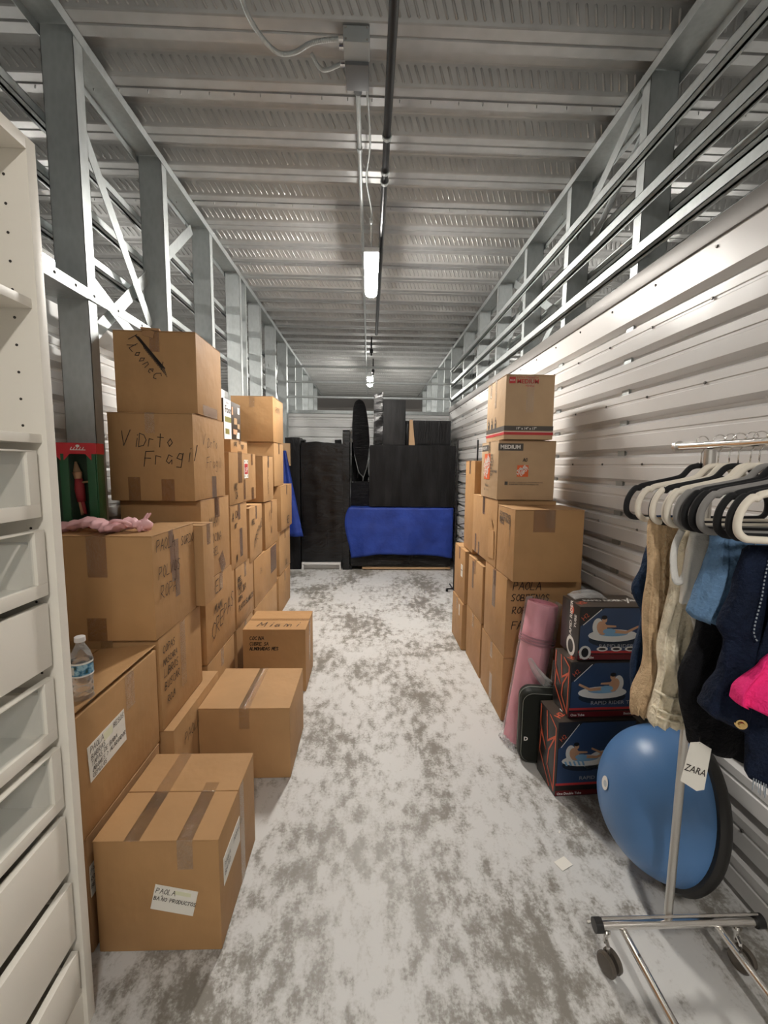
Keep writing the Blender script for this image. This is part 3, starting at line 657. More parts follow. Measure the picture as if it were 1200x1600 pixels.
t, F = carton(-1.38, -.93, 4.60, 5.24, .905, 1.39, 'cardboard box third from the floor at the far end of the left row', 'x', 0, 0, tape='grey')
write(t, F, [('HEI', .3, .05, .08)], 'right', .01)
carton(-1.38, -.955, 4.42, 4.88, 1.395, 1.835, 'cardboard box directly under the topmost box at the far end of the left row', 'x', 0, 1, tape='grey')
t, F = carton(-1.37, -.955, 4.40, 4.90, 1.84, 2.285, 'topmost cardboard box at the far end of the left row', 'y', 0, 0, tape='clear')
write(t, F, [('ROPA', .12, .30, .06)], 'right', .005)

# --- right hand stack
t, F = carton(.85, 1.30, 2.585, 3.10, .002, .42, 'bottom cardboard box of the right stack, behind the pink yoga mat', 'x', 0, 0)
tapes(t, F, 'left', [(.24, 0, .30, .20)], TAPEC)
t, F = carton(.85, 1.32, 2.575, 3.07, .425, .935, 'cardboard box marked Paola Sobrenos Ropa Fadas', 'x', 0, 0)
write(t, F, [('PAOLA', .04, .44, .05), ('SOBRENOS', .03, .37, .042), ('ROPA', .04, .29, .042), ('FADAS', .04, .19, .05)], 'front', .005)
tapes(t, F, 'left', [(.20, .25, .27, .50)], TAPEG)
t, F = carton(.85, 1.265, 2.475, 2.815, .94, 1.372, 'large cardboard box with small stamped text on its left side, under the orange logo box', 'y', 0, 0, tape='clear')
mb = MB(); fr = F['left']
for k, (tx, v_) in enumerate((('DO NOT STACK', .375), ('MARKET FRAGIL', .345), ('FRAGIL', .322))): printed(mb, fr, tx, .05, v_, .036, 0, sx=.8, bold=.001, ang=-.05)
stroke(mb, fr, (.26, .20), (.265, .36), .004); stroke(mb, fr, (.25, .30), (.268, .36), .006); mb.build('stamped_text', INKP, t)
tapes(t, F, 'front', [(.11, .30, .24, .432)], TAPE)
mb = MB()
t, F = carton(.85, 1.25, 2.835, 3.5, .94, 1.395, 'long cardboard box with a folded-over side, at mid height', 'x', 0, 1)
mb = MB(); fr = F['left']; slab(mb, fr, .50, .05, .63, .24, .006, 0, .08); patch(mb, fr, [(.46, .30), (.60, .26), (.55, .33)], .004); mb.build('folded_side', CB[1], t)
tapes(t, F, 'left', [(.30, .33, .36, .455), (.1, 0, .14, .15), (.2, 0, .24, .1)], TAPEG)
# orange logo box
t, F = carton(.845, 1.23, 2.84, 3.26, 1.40, 1.792, 'tan carton with an orange square logo and a dark MEDIUM band, second from the top', 'x', 0, 0, tape='clear', bodymat=CBP)
fr = F['front']; mb = MB()
slab(mb, fr, .0, .325, .165, .372, .0006, 0); printed(mb, fr, 'MEDIUM', .012, .337, .036, 1, .0016, bold=.0012)
slab(mb, fr, .130, .155, .205, .230, .0006, 2)
c45 = math.radians(45)
printed(mb, fr, 'THE', .137, .182, .020, 1, .0016, ang=c45, bold=.001); printed(mb, fr, 'HOME', .138, .163, .028, 1, .0016, ang=c45, bold=.001); printed(mb, fr, 'DEPOT', .158, .158, .022, 1, .0016, ang=c45, bold=.001)
slab(mb, fr, .05, .10, .07, .122, .0005, 0)
printed(mb, fr, 'MOVING CARDBOARD CONTAINER BOXES', .078, .113, .0115, 0); printed(mb, fr, 'PLEASE RECYCLE AT homedepot.com', .078, .100, .0125, 0, bold=.0003)
scribble(mb, fr, 'AO', .165, .255, .022, .004); mb.build('printed_front', [INKP, WPRINT, ORANGE], t)
fr = F['left']; mb = MB()
slab(mb, fr, .02, .33, .18, .372, .0006, 0); printed(mb, fr, 'MEDIUM', .03, .342, .03, 1, .0016); scribble(mb, fr, 'X', .20, .335, .03, .004)
slab(mb, fr, .09, .13, .235, .31, .0006, 2)
printed(mb, fr, 'THE', .10, .20, .045, 1, .0016, ang=.9, bold=.002); printed(mb, fr, 'HOME', .11, .145, .062, 1, .0016, ang=.9, bold=.002); printed(mb, fr, 'DEPOT', .155, .135, .048, 1, .0016, ang=.9, bold=.002)
for k, tx in enumerate(('PACK', 'LABEL', 'SEAL IT', 'MOVE', 'BOX', 'HOMEOWNERS', 'LOVE')): printed(mb, fr, tx, .25, .29-k*.022, .022, 0, bold=.0006)
printed(mb, fr, 'Medium', .12, .08, .03, 0); printed(mb, fr, 'Box 3 cu ft', .10, .05, .026, 0)
mb.build('printed_side', [INKP, WPRINT, ORANGE], t)
# top medium box
t, F = carton(.865, 1.185, 2.80, 3.23, 1.797, 2.205, 'topmost carton of the right stack with red MEDIUM print and dark and red bands', 'x', 0, 0, tape=None, bodymat=CBP)
fr = F['front']; mb = MB()
slab(mb, fr, .022, .352, .062, .392, .0006, 1); printed(mb, fr, 'BOX', .026, .366, .016, 2, .0016); printed(mb, fr, 'EXTRA STRENGTH', .07, .383, .0165, 1)
printed(mb, fr, 'MEDIUM', .07, .352, .038, 1, bold=.0006); printed(mb, fr, 'MEDIANA', .125, .332, .0135, 1)
slab(mb, fr, 0, .055, .32, .085, .0006, 0); printed(mb, fr, '19" x 14" x 17"', .075, .062, .022, 2, .0016, bold=.0003)
slab(mb, fr, 0, .028, .32, .046, .0006, 1); slab(mb, fr, 0, .046, .32, .049, .0006, 2)
mb.build('printed_front', [INKP, RED, WPRINT], t)
fr = F['left']; mb = MB(); slab(mb, fr, 0, .055, .43, .085, .0006, 0); slab(mb, fr, 0, .028, .43, .046, .0006, 1); slab(mb, fr, 0, .046, .43, .049, .0006, 2)
for k in range(3):
    u = .06+k*.085; disc(mb, fr, u, .115, .02, .03, .0012, 0, 12); disc(mb, fr, u, .118, .011, .018, .0016, 3, 12); stroke(mb, fr, (u, .135), (u, .155), .01)
    stroke(mb, fr, (u, .09), (u, .105), .03)
mb.build('printed_side', [INKP, RED, WPRINT, CBP], t)
tapes(t, F, 'front', [(.135, .17, .185, .40)], TAPEC); tapes(t, F, 'left', [(.20, .22, .24, .41), (.08, .30, .12, .41)], TAPEC)
t, F = carton(.86, 1.22, 3.515, 3.86, .90, 1.665, 'tall slim cardboard box behind the orange logo box', 'x', 0, 0, tape='grey')
t, F = carton(.85, 1.26, 3.14, 3.60, .435, .875, 'cardboard box with crushed flaps behind the Sobrenos box', 'x', 0, 1)
tapes(t, F, 'left', [(.15, .2, .2, .42)], TAPEG)
t, F = carton(.83, 1.26, 3.64, 4.08, .42, .89, 'cardboard box with a white label at the far end of the right stack', 'x', 0, 0)
mb = MB(); slab(mb, F['left'], .29, .22, .36, .33, .001, 0); stroke(mb, F['left'], (.30, .28), (.35, .28), .008, .0018, 1); stroke(mb, F['left'], (.32, .24), (.32, .32), .006, .0018, 1); mb.build('paper_label', [PAPER, INKP], t)
carton(.85, 1.26, 3.14, 3.61, .002, .43, 'floor level cardboard box in the middle of the right row', 'x', 0, 0)
t, F = carton(.82, 1.26, 3.65, 4.08, .002, .415, 'floor level cardboard box at the far end of the right row', 'x', 0, 1)
mb = MB(); slab(mb, F['left'], .30, .28, .33, .38, .001, 0); mb.build('paper_label', PAPER, t)

# ------------------------------------------------------------------ wardrobe
t = thing('wardrobe', 'white open wardrobe frame with pegged side panel, shelves and drawers at the left edge', 'wardrobe', (-1.10, .63, 0))
xf, xb_, yn, yf, H = .30, -.28, -.49, .485, 2.37
mb = MB(); mb.box(xb_, xf, yf, yf+.03, 0, H); sp = mb.build('side_panel', WHITE, t, bevel=.002)
mb = MB()
z = .30
while z < 2.30:
    for xx in (.245, -.05): mb.cyl((xx, yf+.0, z), (xx, yf-.0012, z), .0032, n=10)
    z += .064
mb.cyl((.225, yf, 2.20), (.225, yf-.0012, 2.20), .0032, n=10)
mb.build('peg_holes', HOLE, sp)
mb = MB(); mb.box(xb_, xf, yn-.03, yn, 0, H); mb.build('side_panel', WHITE, t, bevel=.002)
mb = MB(); mb.box(xb_, xf, yn, yf, H-.03, H-.001); mb.build('top_panel', WHITE, t, bevel=.002)
mb = MB(); mb.box(xb_-.006, xb_, yn-.03, yf+.03, 0, H); mb.build('back_panel', WHITEIN, t)
for zz in (1.985, 1.665):
    mb = MB(); mb.box(xb_+.005, xf-.012, yn, yf-.0005, zz, zz+.022); mb.build('shelf', WHITE, t, bevel=.0015)
mb = MB(); mb.box(xf-.03, xf-.012, yn, yf, 0.0, .105); mb.build('plinth', WHITE, t, bevel=.0015)
mb = MB(); mb.box(xb_, xf-.012, yn, yf, .105, .123); mb.build('bottom_panel', WHITE, t, bevel=.0015)
zt = [(1.482, 1.647, 1), (1.283, 1.451, 1), (1.095, 1.261, 0), (.893, 1.063, 1), (.697, .869, 1), (.503, .668, 0), (.296, .470, 0), (.128, .258, 0)]
for i, (za, zb, gl) in enumerate(zt):
    rk = math.radians(max(0, (i-4))*1.1)
    xo = xf-.018+(.004 if i in (1, 4) else 0)+max(0, i-4)*.004; xi = xo-.018; ya, yb = yn+.012, yf-.012
    if gl:
        mb = MB(); s_ = .032
        for (a, b, c, d_) in ((ya, yb, za, za+s_), (ya, yb, zb-.004, zb), (ya, ya+s_, za+s_, zb-.004), (yb-s_, yb, za+s_, zb-.004)): mb.box(xi, xo, a, b, c, d_)
        dr = mb.build('drawer_front', WHITE, t, bevel=.001)
        mb = MB(); mb.box(xi+.006, xi+.010, ya+s_-.003, yb-s_+.003, za+s_-.003, zb-.004); mb.build('glass_pane', GLASS, dr)
    else:
        mb = MB(); mb.box(xi, xo, ya, yb, za, zb); dr = mb.build('drawer_front', WHITE, t, bevel=.0015)
    if rk: dr.matrix_local = Matrix.Translation((xo, yb, 0)) @ Matrix.Rotation(rk, 4, 'Z') @ Matrix.Translation((-xo, -yb, 0))
    mb = MB(); hh = zb-.035
    mb.box(xb_+.04, xi-.001, ya+.015, yb-.015, za+.012, za+.02)
    mb.box(xb_+.04, xi-.001, yb-.028, yb-.015, za+.02, hh); mb.box(xb_+.04, xi-.001, ya+.015, ya+.028, za+.02, hh); mb.box(xb_+.04, xb_+.052, ya+.028, yb-.028, za+.02, hh)
    mb.build('drawer_box', WHITEIN, t)
    if gl:
        mb = MB(); mb.box(-.1, xi-.02, yb-.013, yf-.001, hh-.01, hh); mb.build('runner', BRUSHED, t)
mb = MB(); mb.tube(bez([(.20, .30, 1.692), (.215, .36, 1.693), (.20, .42, 1.692), (.21, .455, 1.692)], 5), .004, 6); mb.box(.19, .23, .33, .37, 1.688, 1.697)
tag(mb.build('plastic_clip', CAPW), 'small white plastic fitting lying on the wardrobe shelf', 'clip'); mb_o = bpy.data.objects['plastic_clip']; mb_o.location = (-1.10, .63, 0)

# ------------------------------------------------------------------ water bottle
t = thing('water_bottle', 'small clear plastic water bottle with a blue label and white cap', 'bottle', (-.935, 1.385, .838), rot=(0, 0, .3))
prof = [(.0, .001), (.026, .0), (.030, .006), (.0305, .02), (.028, .026), (.0305, .032), (.0305, .042), (.028, .048), (.0305, .054), (.0305, .064), (.028, .070), (.0305, .076), (.0315, .085), (.0325, .092), (.0325, .142), (.031, .150), (.026, .168), (.017, .186), (.013, .194), (.0125, .205)]
mb = MB(); mb.lathe(prof, 32, caps=False); mb.build('bottle_body', PET, t, smooth=True)
mb = MB(); mb.lathe([(.0, .004), (.024, .004)]+[(max(r-.0025, .001), z) for r, z in prof[2:15]]+[(.0, .143)], 28, caps=False); mb.build('water', WATER, t, smooth=True)
mb = MB(); mb.lathe([(.0332, .095), (.0332, .138)], 32, caps=False)
mb.lathe([(.0334, .134), (.0334, .140)], 32, 1, caps=False); mb.lathe([(.0334, .093), (.0334, .098)], 32, 1, caps=False)
for j in range(7):
    a = math.radians(-112-j*3.5); mb.box(.0334, .0338, -.0006, .0006, .103, .128, 1, Matrix.Rotation(a, 4, 'Z'))
mb.build('label_band', [BLABEL, WPRINT], t)
mb = MB(); mb.lathe([(.0, .203), (.0155, .203), (.016, .206), (.0155, .219), (.013, .2205), (0, .2205)], 24, caps=False); mb.build('cap', CAPW, t, smooth='auto')

# green display box and pink tulle on the box
t = thing('display_box', 'green and red window box with a small figurine behind the pink tulle', 'toy box', (-1.40, 2.08, 1.322), rz=math.radians(12))
mb = MB(); mb.box(-.15, .13, -.04, .05, 0, .015); mb.box(-.15, .13, .04, .045, .015, .375); mb.build('backing', GREEND, t)
mb = MB()
for xx in (-.15, -.02, .09): mb.box(xx, xx+.035, -.045, -.035, .015, .345)
mb.box(.125, .13, -.04, .045, .015, .345); mb.box(-.15, -.145, -.04, .045, .015, .345)
mb.build('front_frame', GREENB, t, bevel=.002)
mb = MB(); mb.box(-.152, .132, -.047, .048, .335, .385); 
for cx in (-.07, .055):
    pts = [(cx-.055, .335), (cx-.055, .31), (cx-.035, .335)]; 
    for s_ in (-1, 1): mb.add([(cx+s_*.056, -.047, .336), (cx+s_*.056, -.047, .305), (cx+s_*.03, -.047, .336)], [(0, 1, 2)])
hd = mb.build('header', REDB, t)
mb = MB(); fr = (Vector((-.152, -.047, .335)), Vector((1, 0, 0)), Vector((0, 0, 1)), Vector((0, -1, 0)))
for u in (.055, .18):
    for k in range(5): stroke(mb, fr, (u+k*.012, .02), (u+.006+k*.012, .030), .003)
    stroke(mb, fr, (u, .018), (u+.06, .018), .003); disc(mb, fr, u+.03, .036, .008, .006, .002)
mb.build('header_print', WPRINT, hd)
mb = MB(); mb.box(-.152, .15, -.10, .05, 0, .012); mb.build('base', REDB, t)
mb = MB(); mb.tube([(.035, .02, .11), (.03, .02, .17), (.028, .02, .22)], [.018, .022, .016], 10, mi=1)
mb.tube([(.028, .02, .21), (.024, .02, .25)], [.014, .02], 10, mi=0); mb.tube([(.024, .02, .245), (.02, .02, .30)], [.019, .004], 10, mi=2)
mb.tube([(.03, .02, .20), (.07, .01, .205)], .005, 8, mi=2); mb.tube([(.035, .02, .12), (.05, .02, .05)], [.011, .007], 8, mi=1); mb.tube([(.03, .02, .12), (.035, .02, .045)], [.011, .007], 8, mi=0)
mb.build('figurine', [SKIN, DOLLR, WOOD], t, smooth=True)

mb = MB(); path = bez([(-1.36, 1.86, 1.332), (-1.30, 1.90, 1.345), (-1.22, 1.93, 1.36), (-1.15, 1.92, 1.34), (-1.10, 1.90, 1.345), (-1.05, 1.93, 1.36), (-1.0, 1.92, 1.345), (-.985, 1.96, 1.34)], 6)
rs = []
for i, p in enumerate(path):
    f = i/(len(path)-1); w_ = .012+.05*math.sin(PI*min(1, f*1.1))+.012*math.sin(i*1.7); hgt = .012+.012*abs(math.sin(i*.9+1))
    rs.append([p+Vector((0, w_*math.cos(a)+.006*math.sin(3*a+i), (hgt*math.sin(a)+.004*math.sin(4*a+i*.7)))) for a in [2*PI*j/20 for j in range(20)]])
mb.rings(rs)
mb.tube(bez([(-1.12, 1.90, 1.36), (-1.09, 1.87, 1.375), (-1.05, 1.88, 1.37), (-1.03, 1.91, 1.345), (-1.06, 1.93, 1.335), (-1.10, 1.93, 1.34)], 6), .007, 8)
for k in (0, 1): mb.tube(bez([(-1.0, 1.94, 1.36), (-1.0+.01*k, 1.95, 1.375), (-.985+.012*k, 1.955, 1.40)], 5), [.005]*10+[.002], 6)
mb.tube([(-1.02, 1.93, 1.345), (-.99, 1.94, 1.352), (-.965, 1.94, 1.345)], [.022, .028, .014], 12)
o = mb.build('tulle_ribbon', PINKR, smooth=True); tag(o, 'crumpled pale pink tulle ribbon lying on a cardboard box', 'ribbon'); o.location.z = -.003

# ------------------------------------------------------------------ far end furniture
def wrapped(mb, x0, x1, y0, y1, z0, z1, amp=.006, n=8, topw=0, seed=1):
    """slightly lumpy wrapped block"""
    rs = []; r2 = random.Random(seed); K = 2*n*2
    for i in range(n*2+1):
        z = z0+(z1-z0)*i/(n*2); ring = []
        e = 1 if 0 < i < n*2 else .985
        for j in range(n*4):
            s_ = j/(n*4)*4; k = int(s_); f = s_-k
            P = [(x0, y0), (x1, y0), (x1, y1), (x0, y1), (x0, y0)]
            px = P[k][0]+(P[k+1][0]-P[k][0])*f; py = P[k][1]+(P[k+1][1]-P[k][1])*f
            nv = mnoise.noise(Vector((px*6+seed, py*6, z*7)))
            cx, cy = (x0+x1)/2, (y0+y1)/2; dx, dy = px-cx, py-cy; l = math.hypot(dx, dy)
            ring.append(Vector((cx+dx*e+dx/l*nv*amp, cy+dy*e+dy/l*nv*amp, z+topw*nv*(i/(n*2)))))
        rs.append(ring)
    return mb.rings(rs)
t = thing('wrapped_cabinet', 'tall cabinet wrapped in shiny black film with a white foot, at the back left', 'furniture', (0, 0, 0))
mb = MB(); wrapped(mb, -1.03, -.41, 6.60, 7.15, .125, 1.945, .006, 14, .03, 3)
mb.build('film_wrap', BWRAP, t, smooth='auto')
mb = MB(); mb.box(-1.03, -.43, 6.57, 7.15, .085, .12); mb.box(-1.03, -1.00, 6.57, 7.15, 0, .085); mb.box(-.45, -.43, 6.57, 7.15, 0, .085); mb.box(-1.03, -.43, 6.66, 6.70, 0, .085); mb.build('cabinet_base', WALLM, t, bevel=.004)
mb = MB()
for xa, xb, zt_ in ((-1.03, -.97, 1.95), (-.52, -.43, 1.96)): wrapped(mb, xa, xb, 6.62, 6.8, zt_-.05, zt_+.02, .02, 4, .03, 9)
mb.build('film_corner', BFOIL, t, smooth='auto')
mb = MB(); wrapped(mb, -1.27, -1.05, 6.62, 7.3, 0, 2.02, .008, 10, .01, 5); tag(mb.build('wrapped_furniture', BMATT, smooth='auto'), 'tall dull black wrapped panel behind the blue sheet at the back left', 'furniture')
mb = MB(); wrapped(mb, -.405, -.30, 6.60, 6.95, 0, 2.14, .004, 10, .01, 6); tag(mb.build('wrapped_furniture', BWRAP, smooth='auto'), 'narrow tall black wrapped panel between the cabinet and the ironing board', 'furniture')
mb = MB(); wrapped(mb, -.29, .30, 6.80, 7.35, .98, 1.36, .012, 10, .02, 7); tag(mb.build('wrapped_carton', BFOIL, smooth='auto'), 'low black film wrapped block under the ironing board', 'furniture')
mb = MB(); mb.box(-.30, -.02, 7.36, 7.45, .9, 2.0); tag(mb.build('black_board', BMATT, bevel=.004), 'black board standing behind the ironing board', 'board')
# ironing board
t = thing('ironing_board', 'ironing board wrapped in black film standing on its pointed end', 'ironing board', (-.10, 6.95, 1.37), rot=(0, math.radians(-3), 0))
def board(t0, t1, mat_, name, grow=0):
    mb = MB(); rs = []
    prof_ = [(0, .008), (.10, .035), (.25, .085), (.42, .118), (.62, .134), (.85, .130), (1.05, .112), (1.15, .096), (1.21, .078), (1.25, .05), (1.27, .012)]
    for (zz, hw) in prof_:
        rs.append([Vector((s_*(hw+grow), yy, zz)) for s_, yy in ((-1, t0), (-.5, t0-.012), (.5, t0-.012), (1, t0), (1, t1), (-1, t1))])
    mb.rings(rs); return mb.build(name, mat_, t, smooth='auto')
board(-.03, .03, BFOIL, 'board_top')
mb = MB(); mb.tube([(-.09, .06, .05), (.08, .07, 1.0)], .012, 8); mb.tube([(.09, .06, .05), (-.08, .07, 1.0)], .012, 8); mb.build('leg_frame', BWRAP, t)
mb = MB(); mb.tube(bez([(-.115, -.045, .42), (-.06, -.047, .15), (0, -.045, .07), (.0, -.045, .0)], 6), .005, 6); mb.tube(bez([(.12, -.045, .5), (.08, -.047, .25), (.03, -.045, .10), (.0, -.045, .05)], 6), .004, 6); mb.build('film_fold', FILMB, t)
mb = MB(); wrapped(mb, .065, .20, 6.70, 6.95, 1.935, 2.70, .016, 10, .05, 11); tag(mb.build('wrapped_roll', BWRAP, smooth='auto'), 'upright black wrapped bundle with a jagged top beside the grey panel', 'furniture')
mb = MB(); mb.box(.205, .54, 6.62, 6.80, 1.93, 2.60); tag(mb.build('grey_panel', DGREY, bevel=.004), 'upright dark grey rectangular panel standing on the big black board', 'panel')
mb = MB(); mb.box(.545, .60, 6.72, 6.95, 1.93, 2.30); tag(mb.build('black_board', BMATT, bevel=.004), 'small black upright piece left of the bare wooden strip', 'board')
mb = MB(); mb.add([(.60, 6.64, 1.93), (.69, 6.64, 1.93), (.65, 6.64, 2.31), (.605, 6.64, 2.31), (.60, 6.9, 1.93), (.69, 6.9, 1.93), (.65, 6.9, 2.31), (.605, 6.9, 2.31)], [(0, 1, 2, 3), (4, 7, 6, 5), (0, 4, 5, 1), (1, 5, 6, 2), (2, 6, 7, 3), (3, 7, 4, 0)])
tag(mb.build('wooden_board', WOOD), 'bare wooden strip standing beside the black boxes at the back', 'board')
mb = MB(); wrapped(mb, .665, 1.25, 6.72, 7.2, 1.93, 2.31, .004, 10, .0, 12); tag(mb.build('wrapped_carton', BMATT, smooth='auto'), 'dull black wrapped block at the top right of the back pile', 'furniture')
mb = MB(); wrapped(mb, .0, 1.31, 6.585, 6.69, .995, 1.925, .005, 14, .008, 13); tag(mb.build('wrapped_board', BMATT, smooth='auto'), 'big black wrapped rectangular board leaning above the blue blanket', 'furniture')
t = thing('wrapped_sofa', 'low sofa or bed base wrapped in black film, under the blue blanket', 'furniture', (0, 0, 0))
mb = MB(); wrapped(mb, -.28, 1.28, 6.60, 7.40, .055, .955, .015, 16, .0, 14); mb.build('film_wrap', BFOIL, t, smooth='auto')
mb = MB(); mb.box(-.10, 1.27, 6.58, 6.64, .02, .045); mb.build('wooden_slat', WOOD, t)
mb = MB()
for xx in (-.30, 1.2): mb.box(xx, xx+.04, 6.62, 6.66, 0, .055)
mb.build('leg', BLACKM, t)
# blue blanket over it
mb = MB(); nx, nz = 46, 22
def bl(i, j, off):
    u, v_ = i/nx, j/nz; x = -.31+1.60*u+.02*math.sin(3*u)*v_-(1-u)**3*(.30*v_*(1-v_)*(1-v_)*1.6-.04*v_); 
    zt_ = .978-.004*math.sin(PI*u); zb_ = .19+.10*math.sin(PI*(u*.9+.05))**2*(.9 if u > .1 else .6)+.02*math.sin(9*u)
    z = zt_+(zb_-zt_)*v_
    y = 6.555-.05*v_*math.sin(PI*u)+.014*math.sin(17*u+2*v_)*v_+.012*math.sin(31*u)*v_*v_+.010*mnoise.noise(Vector((u*8, v_*5, 1)))+off
    return Vector((x, y, z))
A = [[bl(i, j, 0) for i in range(nx+1)] for j in range(nz+1)]; top = [[Vector((max(A[0][i].x, -.285), 6.555+.9*s_, .978+.002*math.sin(i)) ) for i in range(nx+1)] for s_ in (.9, .6, .3, .1)]
rows = top+A
vs_ = [p for r in rows for p in r]; W_ = nx+1; fs = [(a*W_+b, a*W_+b+1, (a+1)*W_+b+1, (a+1)*W_+b) for a in range(len(rows)-1) for b in range(nx)]
mb.add(vs_, fs); o = mb.build('blue_blanket', BLUE, smooth=True); sm = o.modifiers.new('s', 'SOLIDIFY'); sm.thickness = .006
tag(o, 'blue blanket draped over the wrapped furniture at the back', 'blanket')
# blue sheet at left
mb = MB(); rows = []
for j in range(20):
    v_ = j/19; z = 1.82-1.27*v_; x1_ = -1.235+.24*v_+.02*v_*v_; rows.append([Vector((-1.33+(x1_+1.33)*i/10, 6.50-.09*v_+.016*math.sin(i*1.3+v_*2), z-.03*(i/10)*v_*0)) for i in range(11)])
vs_ = [p for r in rows for p in r]; fs = [(a*11+b, a*11+b+1, (a+1)*11+b+1, (a+1)*11+b) for a in range(19) for b in range(10)]
mb.add(vs_, fs); o = mb.build('blue_sheet', BLUE, smooth=True); sm = o.modifiers.new('s', 'SOLIDIFY'); sm.thickness = .006; tag(o, 'blue sheet hanging in a slanted triangle beside the left boxes at the back', 'blanket')
mb = MB(); mb.box(-1.30, -1.18, 6.53, 6.60, 1.60, 1.93); mb.box(-1.34, -1.30, 6.53, 6.62, 0, 1.93)
tag(mb.build('cream_board', WOOD), 'slim pale striped board showing above the blue sheet', 'board')
# black wire rack at the right back
t = thing('wire_rack', 'black metal wire rack on small feet beside the far right boxes', 'rack', (1.24, 5.45, 0))
for sx in (-.135, .12):
    mb = MB(); mb.cyl((sx, 0, .03), (sx, 0, 1.95), .011, n=10); mb.build('post', BLACKM, t, smooth='auto')
mb = MB(); mb.tube([(-.14, -.06, .03), (-.14, .25, .03)], .009, 8); mb.tube([(-.23, 0, .035), (-.05, 0, .035)], .010, 8); mb.tube([(.03, 0, .035), (.15, 0, .035)], .010, 8); mb.build('base_bar', BLACKM, t)
for sx in (-.22, -.06): mb = MB(); mb.lathe([(.004, 0), (.016, 0), (.016, .03), (.004, .03)], 12, M=Matrix.Translation((sx, 0, 0))); mb.build('foot', BLACKM, t)
for k in range(8):
    z = .35+k*.17; mb = MB(); mb.tube(bez([(-.135, 0, z), (-.02, .0, z+.03), (.12, 0, z)], 5), .006, 6); mb.tube(bez([(-.135, 0, z), (-.10, -.12, z-.02), (.10, -.13, z-.02), (.12, 0, z)], 5), .005, 6)
    mb.build('rung', BLACKM, t)

# ------------------------------------------------------------------ right: tube boxes, mat, case
def lounger(mb, fr, cx, cy, s, flip=1, stripes=False):
    X = lambda d: cx+flip*d*s
    disc(mb, fr, X(0), cy-.030*s, .115*s, .034*s, .0012, 4)                 # dark hull
    disc(mb, fr, X(0), cy-.008*s, .118*s, .030*s, .0014, 2)                # white ring
    if stripes:
        for k in range(5): patch(mb, fr, [(X(-.105+k*.022), cy-.01*s), (X(-.095+k*.022), cy-.01*s), (X(-.085+k*.022), cy-.033*s), (X(-.095+k*.022), cy-.033*s)], .0016, 5)
    disc(mb, fr, X(.0), cy+.002*s, .07*s, .014*s, .0016, 5)
    disc(mb, fr, X(-.075), cy+.035*s, .025*s, .04*s, .0017, 2)             # back rest
    disc(mb, fr, X(-.055), cy+.028*s, .024*s, .034*s, .0019, 3, ang=.3*flip)        # torso
    disc(mb, fr, X(-.045), cy+.068*s, .012*s, .015*s, .0021, 3)                # head
    disc(mb, fr, X(-.047), cy+.079*s, .014*s, .010*s, .0023, 6)                # hair
    patch(mb, fr, [(X(-.06), cy+.045*s), (X(.01), cy+.040*s), (X(.012), cy+.032*s), (X(-.055), cy+.030*s)][::flip], .0023, 3)  # arm
    disc(mb, fr, X(-.02), cy+.012*s, .03*s, .014*s, .0022, 5)                  # shorts
    patch(mb, fr, [(X(-.01), cy+.022*s), (X(.06), cy+.014*s), (X(.115), cy+.040*s), (X(.118), cy+.030*s), (X(.06), cy+.000*s), (X(-.01), cy+.005*s)][::flip], .0021, 3)
def zig(mb, fr, w, h, mi):
    p = [(.08, .98), (.12, .72), (.42, .55), (.12, .55), (.20, .30), (.85, .02), (.80, .40), (.92, .62), (.55, .45), (.60, .78), (.35, .60), (.30, .95)]
    q = [(.10, .98), (.10, .70), (.45, .46), (.15, .62), (.12, .34), (.70, .04)]
    r = [(.42, .98), (.52, .60), (.90, .78), (.60, .50), (.55, .28), (.92, .06), (.92, .9), (.60, .98)]
    for L_ in (q, r):
        for a, b in zip(L_, L_[1:]): stroke(mb, fr, (a[0]*w, a[1]*h), (b[0]*w, b[1]*h), .009, .0015, mi)
